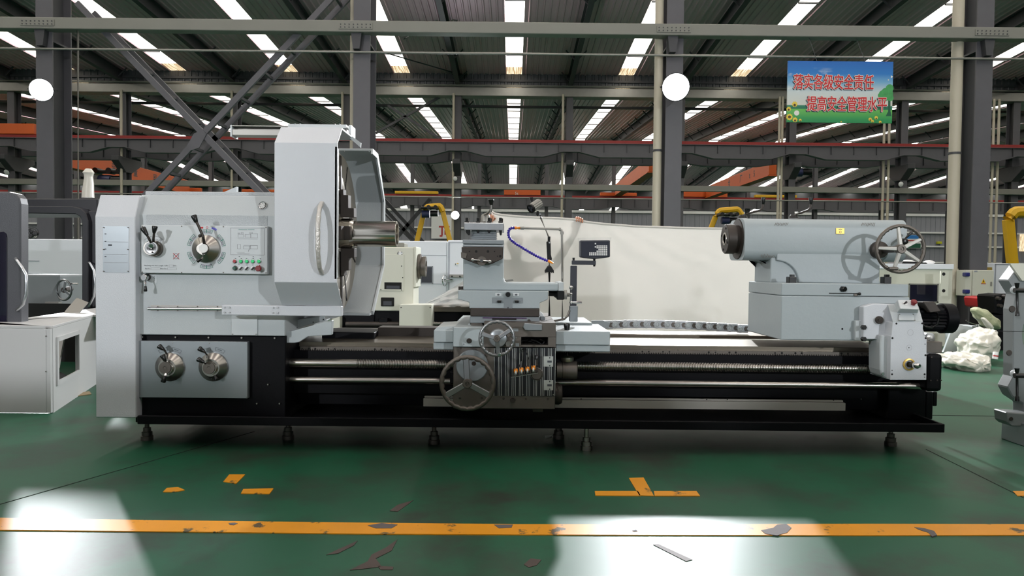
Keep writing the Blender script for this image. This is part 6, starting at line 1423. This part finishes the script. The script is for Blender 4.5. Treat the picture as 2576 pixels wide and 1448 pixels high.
for x, y in ((2551, 729), (2551, 939)):
    c = W(x, y, YR); B().rev(c, (-.2, -1, 0), [(0, .024), (.006, .024), (.008, .016), (.05, .014)], 20).build('screw_boss', 'panel_grey', srt)
    c2 = c+Vector((-.03, -.09, .0)); B().cyl(c, c2, .012, n=12).build('clamp_screw', 'iron_dark', srt); B().cyl(c2+Vector((-.03, 0, 0)), c2+Vector((.03, 0, 0)), .015, n=14).build('screw_head', 'knob_black', srt)
    B().rev(c2+Vector((-.015, 0, .045)), (0.03, 0, -1), [(0, .014), (.025, .010), (.03, .0075), (.17, .0075), (.175, .011), (.20, .0125), (.2, 0)], 14).build('screw_handle', 'knob_black', srt)
B().pbox(2503, 832, 2600, 833.5, YR-.001, .003).build('split_line', 'slot_black', srt, smooth=False)
B().pprism([(2541, 662), (2600, 662), (2600, 705), (2572, 706)], YR-.02, YR).build('top_web', 'cream', srt, smooth=False)
# electrical box on the right column
YE = 13.85
eb_ = thing('electrical_box', W(2465, 745, YE), 'beige electrical box with a yellow warning triangle on the right column', 'box')
B().pbox(2447, 679, 2500, 744, YE, .3).build('door', 'cream', eb_, smooth=False, bevel=.008)
x_ = W(2447, 700, YE).x; B().box(x_-.13, x_, YE+.02, YE+.3, Z(2440, 744, YE), Z(2440, 679, YE)).build('side', 'cream', eb_, smooth=False, bevel=.006)
mat('socket_blue', (36, 40, 110), .4)
for y in (690, 733): B().pbox(2430, y-5, 2441, y+5, YE-.05, .12).build('socket', 'socket_blue', eb_, smooth=False, bevel=.012)
B().pprism([(2469, 712), (2479.5, 712), (2474.3, 700.5)], YE-.004, YE).build('warning_sign', 'crane_yellow', eb_, smooth=False); B().pprism([(2473.2, 709.5), (2475.6, 709.5), (2475, 704), (2473.8, 704)], YE-.006, YE-.004).build('warning_bolt', 'knob_black', eb_, smooth=False)
B().pbox(2468, 712.4, 2480.5, 714, YE-.003, .003).build('warning_caption', 'mark_red', eb_, smooth=False); B().pbox(2451, 680, 2459, 684, YE-.003, .003).build('rating_plate', 'grey_line', eb_, smooth=False); B().pbox(2493, 708, 2496, 719, YE-.02, .02).build('door_latch', 'galv', eb_, smooth=False, bevel=.004)
for x in (2448, 2455): B().tube([W(x, 744, YE+.2), W(x-1, 800, YE+.25), W(x-8, 830, YE+.3)], .012, n=6).build('supply_cable', 'black', eb_)
# cream machine behind the tailstock
YN = 10.4
nm_ = thing('cream_machine', (W(2300, 700, YN).x, YN, 0), 'cream machine with a dark window behind the tailstock handwheel', 'machine')
x0_, x1_ = W(2150, 700, YN).x, W(2396, 700, YN).x
B().box(x0_, x1_, YN, YN+1.0, 0, Z(2280, 676, YN)).build('body', 'cream', nm_, smooth=False, bevel=.006)
B().box(x0_, x1_, YN-.03, YN+1.0, Z(2280, 676, YN), Z(2280, 663, YN)).build('top_tray', 'white_panel', nm_, smooth=False, bevel=.004)
outline(2286, 713, 2361, 761, YN, 3.2, 'cream_dk', nm_, 'window_frame', .02); B().pbox(2289, 716, 2358, 758, YN-.01, .012).build('window_pane', 'smoked', nm_, smooth=False)
b = B().pprism([(2246, 664), (2268, 664), (2272, 657), (2330, 660), (2334, 664), (2350, 668), (2246, 668)], YN+.1, YN+.5); b.build('dark_tool', 'knob_black', nm_, smooth=False)
hp2 = B().pbox(2366, 681, 2386, 744, YN-.3, .02).build('drilled_plate', 'cream', nm_, smooth=False)
for y in (689, 731): screw(nm_, 2374, y, YN-.3, 4.5, 'slot_black', .003)
for px, py, w_, lb in ((2283, 661, 14, 'white cloth bundle on the cream machine behind the handwheel'), (2337, 660, 10, 'pale rag on the cream machine behind the handwheel')):
    tag(B().ball(W(px, py, YN+.3), w_*YN/F_PX, 12, (1.6, .8, .6)).build('rag_bundle', 'white_plastic'), lb, 'rag')
# poster and lime tag on the far wall, window
ps = B().pbox(2277, 590, 2317, 624, D4-.6, .1).build('wall_poster', 'white_girt', smooth=False); tag(ps, 'blue and green poster on the far wall seen through the handwheel', 'poster')
B().pbox(2278, 591, 2316, 600, D4-.62, .02).build('poster_sky', 'banner_sky', ps, smooth=False); B().pbox(2278, 612, 2316, 623, D4-.62, .02).build('poster_ground', 'print_trunk', ps, smooth=False); B().pbox(2282, 603, 2306, 606, D4-.62, .02).build('poster_text', 'mark_red', ps, smooth=False)
fl_ = B().pbox(2359, 607, 2370, 613, D4-.55, .36).build('exit_lamp', mat('lime', (190, 190, 40), .5), smooth=False, bevel=.02); tag(fl_, 'small yellow-green sign on a far column behind the tailstock', 'sign')
tag(B().pbox(2566, 604-15, 2620, 632, D4-.5, .1).build('window_%d' % (wn+1), 'daylight_dirty', smooth=False), kind='structure')
# white enclosure right of the column, red and black machine parts
cbr = cabinet('machine_enclosure', 2476, 662, 2640, 15.3, .8, 'white machine enclosure behind the steady rest', 'machine'); outline(2503, 664, 2620, 740, 15.3, 2, 'grey_line', cbr, 'door_frame', .012)
B().pbox(2480, 672, 2496, 679, 15.27, .03).build('brass_tag', 'brass', cbr, smooth=False)
mat('red_paint', (200, 30, 34), .4)
rm_ = thing('red_housing', (W(2490, 770, 10.7).x, 10.7, 0), 'red machine housing on a dark stand behind the steady rest', 'machine'); B().pprism([(2476, 748), (2506, 746), (2505, 774), (2496, 776), (2480, 774)], 10.5, 11).build('housing', 'red_paint', rm_, smooth=False, bevel=.02); B().box(W(2478, 770, 10.6).x, W(2504, 770, 10.6).x, 10.55, 10.95, 0, Z(2490, 773, 10.55)).build('stand', 'machine_black', rm_, smooth=False); (lambda *a: 0)(rm_, 'red machine housing behind the steady rest', 'machine')
bmx = thing('black_fixture', W(2520, 800, 10), 'dark machine fixture with knobs behind the steady rest', 'fixture')
B().pprism([(2502, 742), (2535, 738), (2540, 800), (2505, 790)], 10, 10.4).build('body', 'machine_black', bmx, smooth=False, bevel=.02)
for x, y in ((2508, 750), (2524, 745), (2526, 758), (2512, 768)): screw(bmx, x, y, 10, 5, 'iron_dark', .06, 'knob', 14)
B().box(W(2500, 800, 10).x, W(2540, 800, 10).x, 10, 10.4, 0, Z(2520, 792, 10)).build('stand', 'machine_black', bmx, smooth=False)
# grey sheet-metal wedge on the floor
gw = thing('chip_guard', G(2405, 905), 'pale grey sheet-metal guard standing on the floor right of the bed end', 'guard')
B().pprism([(2401, 813), (2446, 823), (2424, 903), (2372, 886), (2375, 882)], 9.0, 9.04).build('sloped_plate', 'paint', gw, smooth=False, bevel=.004)
a, c_ = W(2446, 823, 9.04), W(2424, 903, 9.04); B().prism([(9.04, a.z), (9.5, a.z), (9.5, .01), (9.04, .01)], a.x-.06, a.x-.045, 'x').build('side_plate', 'paint', gw, smooth=False)
B().pbox(2445, 820, 2466, 862, 9.3, .3).build('rear_box', 'paint', gw, smooth=False, bevel=.004); B().pbox(2466, 826, 2500, 890, 9.35, .3).build('gear_case', 'iron_dark', gw, smooth=False, bevel=.01)
B().rev(W(2462, 822, 9.3), (0, 0, 1), [(0, .03), (.035, .03), (.04, 0)], 16).build('filler_cap', 'chrome', gw); B().tube([W(2430, 805, 9.3), W(2434, 809, 9.3), W(2455, 816, 9.3)], .005, n=6).build('hook_rod', 'steel', gw)
B().pbox(2390, 883, 2397, 892, 8.99, .01).build('notch', 'slot_black', gw, smooth=False); B().torus(W(2488, 844, 9.32), (0, -1, 0), .07, .016, 24, 8).build('gear_ring', 'steel', gw)
# plastic-wrapped bundles
def bundle(name, pts, Y0, Y1, m, label, seed, amp=.03, cat='bundle'):
    rnd = random.Random(seed); P_ = [W(x, y, Y0) for x, y in pts]; cx_ = sum(q.x for q in P_)/len(P_); cz_ = sum(q.z for q in P_)/len(P_)
    b = B(); k = len(P_); sub_ = []
    for i in range(k):
        a, c_ = P_[i], P_[(i+1) % k]
        for s_ in (0, .33, .66): sub_.append(a.lerp(c_, s_))
    k = len(sub_); L = [(.35, 0), (.8, .12), (1, .35), (1, .65), (.8, .9), (.35, 1)]
    for sc2, t_ in L:
        for q in sub_: b.v.append((cx_+(q.x-cx_)*sc2+rnd.uniform(-amp, amp), Y0+(Y1-Y0)*t_+rnd.uniform(-amp, amp), max(.004, cz_+(q.z-cz_)*sc2+rnd.uniform(-amp, amp)*.7)))
    for l in range(len(L)-1): b.f += [(l*k+i, l*k+(i+1) % k, (l+1)*k+(i+1) % k, (l+1)*k+i) for i in range(k)]
    b.f += [tuple(range(k))[::-1], tuple(range((len(L)-1)*k, len(L)*k))]
    o = b.build(name, m, angle=1.2); ss = o.modifiers.new('sub', 'SUBSURF'); ss.levels = 3; ss.render_levels = 3
    if 'crumple' not in bpy.data.textures:
        tx = bpy.data.textures.new('crumple', 'VORONOI'); tx.noise_scale = .09
    dm = o.modifiers.new('crumple', 'DISPLACE'); dm.texture = bpy.data.textures['crumple']; dm.strength = amp*2.2; dm.mid_level = .4
    return tag(o, label, cat, 'wrapped bundles')
bundle('plastic_bundle', [(2416, 922), (2421, 903), (2450, 905), (2500, 900), (2516, 905), (2515, 944), (2480, 946), (2450, 944)], 7.75, 8.4, 'film_dense', 'white plastic bundle lying lowest on the floor left of the steady rest', 3)
bundle('plastic_bundle', [(2461, 866), (2470, 852), (2500, 838), (2530, 828), (2535, 905), (2500, 908), (2468, 906)], 8.35, 8.9, 'film_dense', 'cream foam bundle in plastic, middle of the heap by the steady rest', 5)
bundle('plastic_bundle', [(2467, 777), (2478, 773), (2500, 785), (2530, 808), (2530, 832), (2503, 828), (2478, 800)], 9.0, 9.3, mat('film_green', (170, 172, 140), .25, var=.2, vscale=9), 'long greenish part in plastic on top of the heap', 8, .01)
bundle('plastic_bundle', [(2474, 800), (2482, 798), (2506, 826), (2502, 832), (2496, 830)], 8.9, 9.0, 'film_dense', 'slim white stick leaning on the heap by the steady rest', 9, .004)
cn = W(2503, 902, 7.9); cant = thing('tin_can', (cn.x, 7.9, cn.z), 'small tin can with red print on the plastic heap', 'can')
B().rev((cn.x, 7.9, cn.z), (.1, 0, 1), [(0, .027), (.07, .027), (.074, .024), (.074, 0)], 18).build('can_body', 'white_plastic', cant); B().rev((cn.x+.003, 7.9, cn.z+.025), (.1, 0, 1), [(0, .0275), (.016, .0275)], 18).build('can_print', 'mark_red', cant)

# ================================================================ unseen enclosures added behind the photographer to shade the low front light
for i, (xa, xb) in enumerate(((-9.5, -5.2), (-4.9, -.6), (.6, 4.9), (5.2, 9.5))):
    t = thing('machine_enclosure', ((xa+xb)/2, -3.6, 0), 'tall white enclosure added unseen behind the photographer to block low front light, %s from the left' % ORD[i], 'machine', 'light blockers added behind the photographer')
    B().box(xa, xb, -4.6, -3.0, 0, 2.45).build('body', 'white_panel', t, bevel=.03, smooth=False)
    for k in (0, 1):
        u0 = xa+.5+k*1.65; B().box(u0, u0+1.6, -2.99, -2.96, .7, 2.2).build('sliding_door', 'dark_door', t, bevel=.01, smooth=False); B().box(u0+.4, u0+1.2, -2.955, -2.95, 1.3, 1.9).build('door_window', 'smoked', t, smooth=False)
        B().box(u0+(1.45 if k == 0 else .1), u0+(1.5 if k == 0 else .15), -2.95, -2.9, 1.2, 1.6).build('door_handle', 'steel', t, bevel=.01, smooth=False)
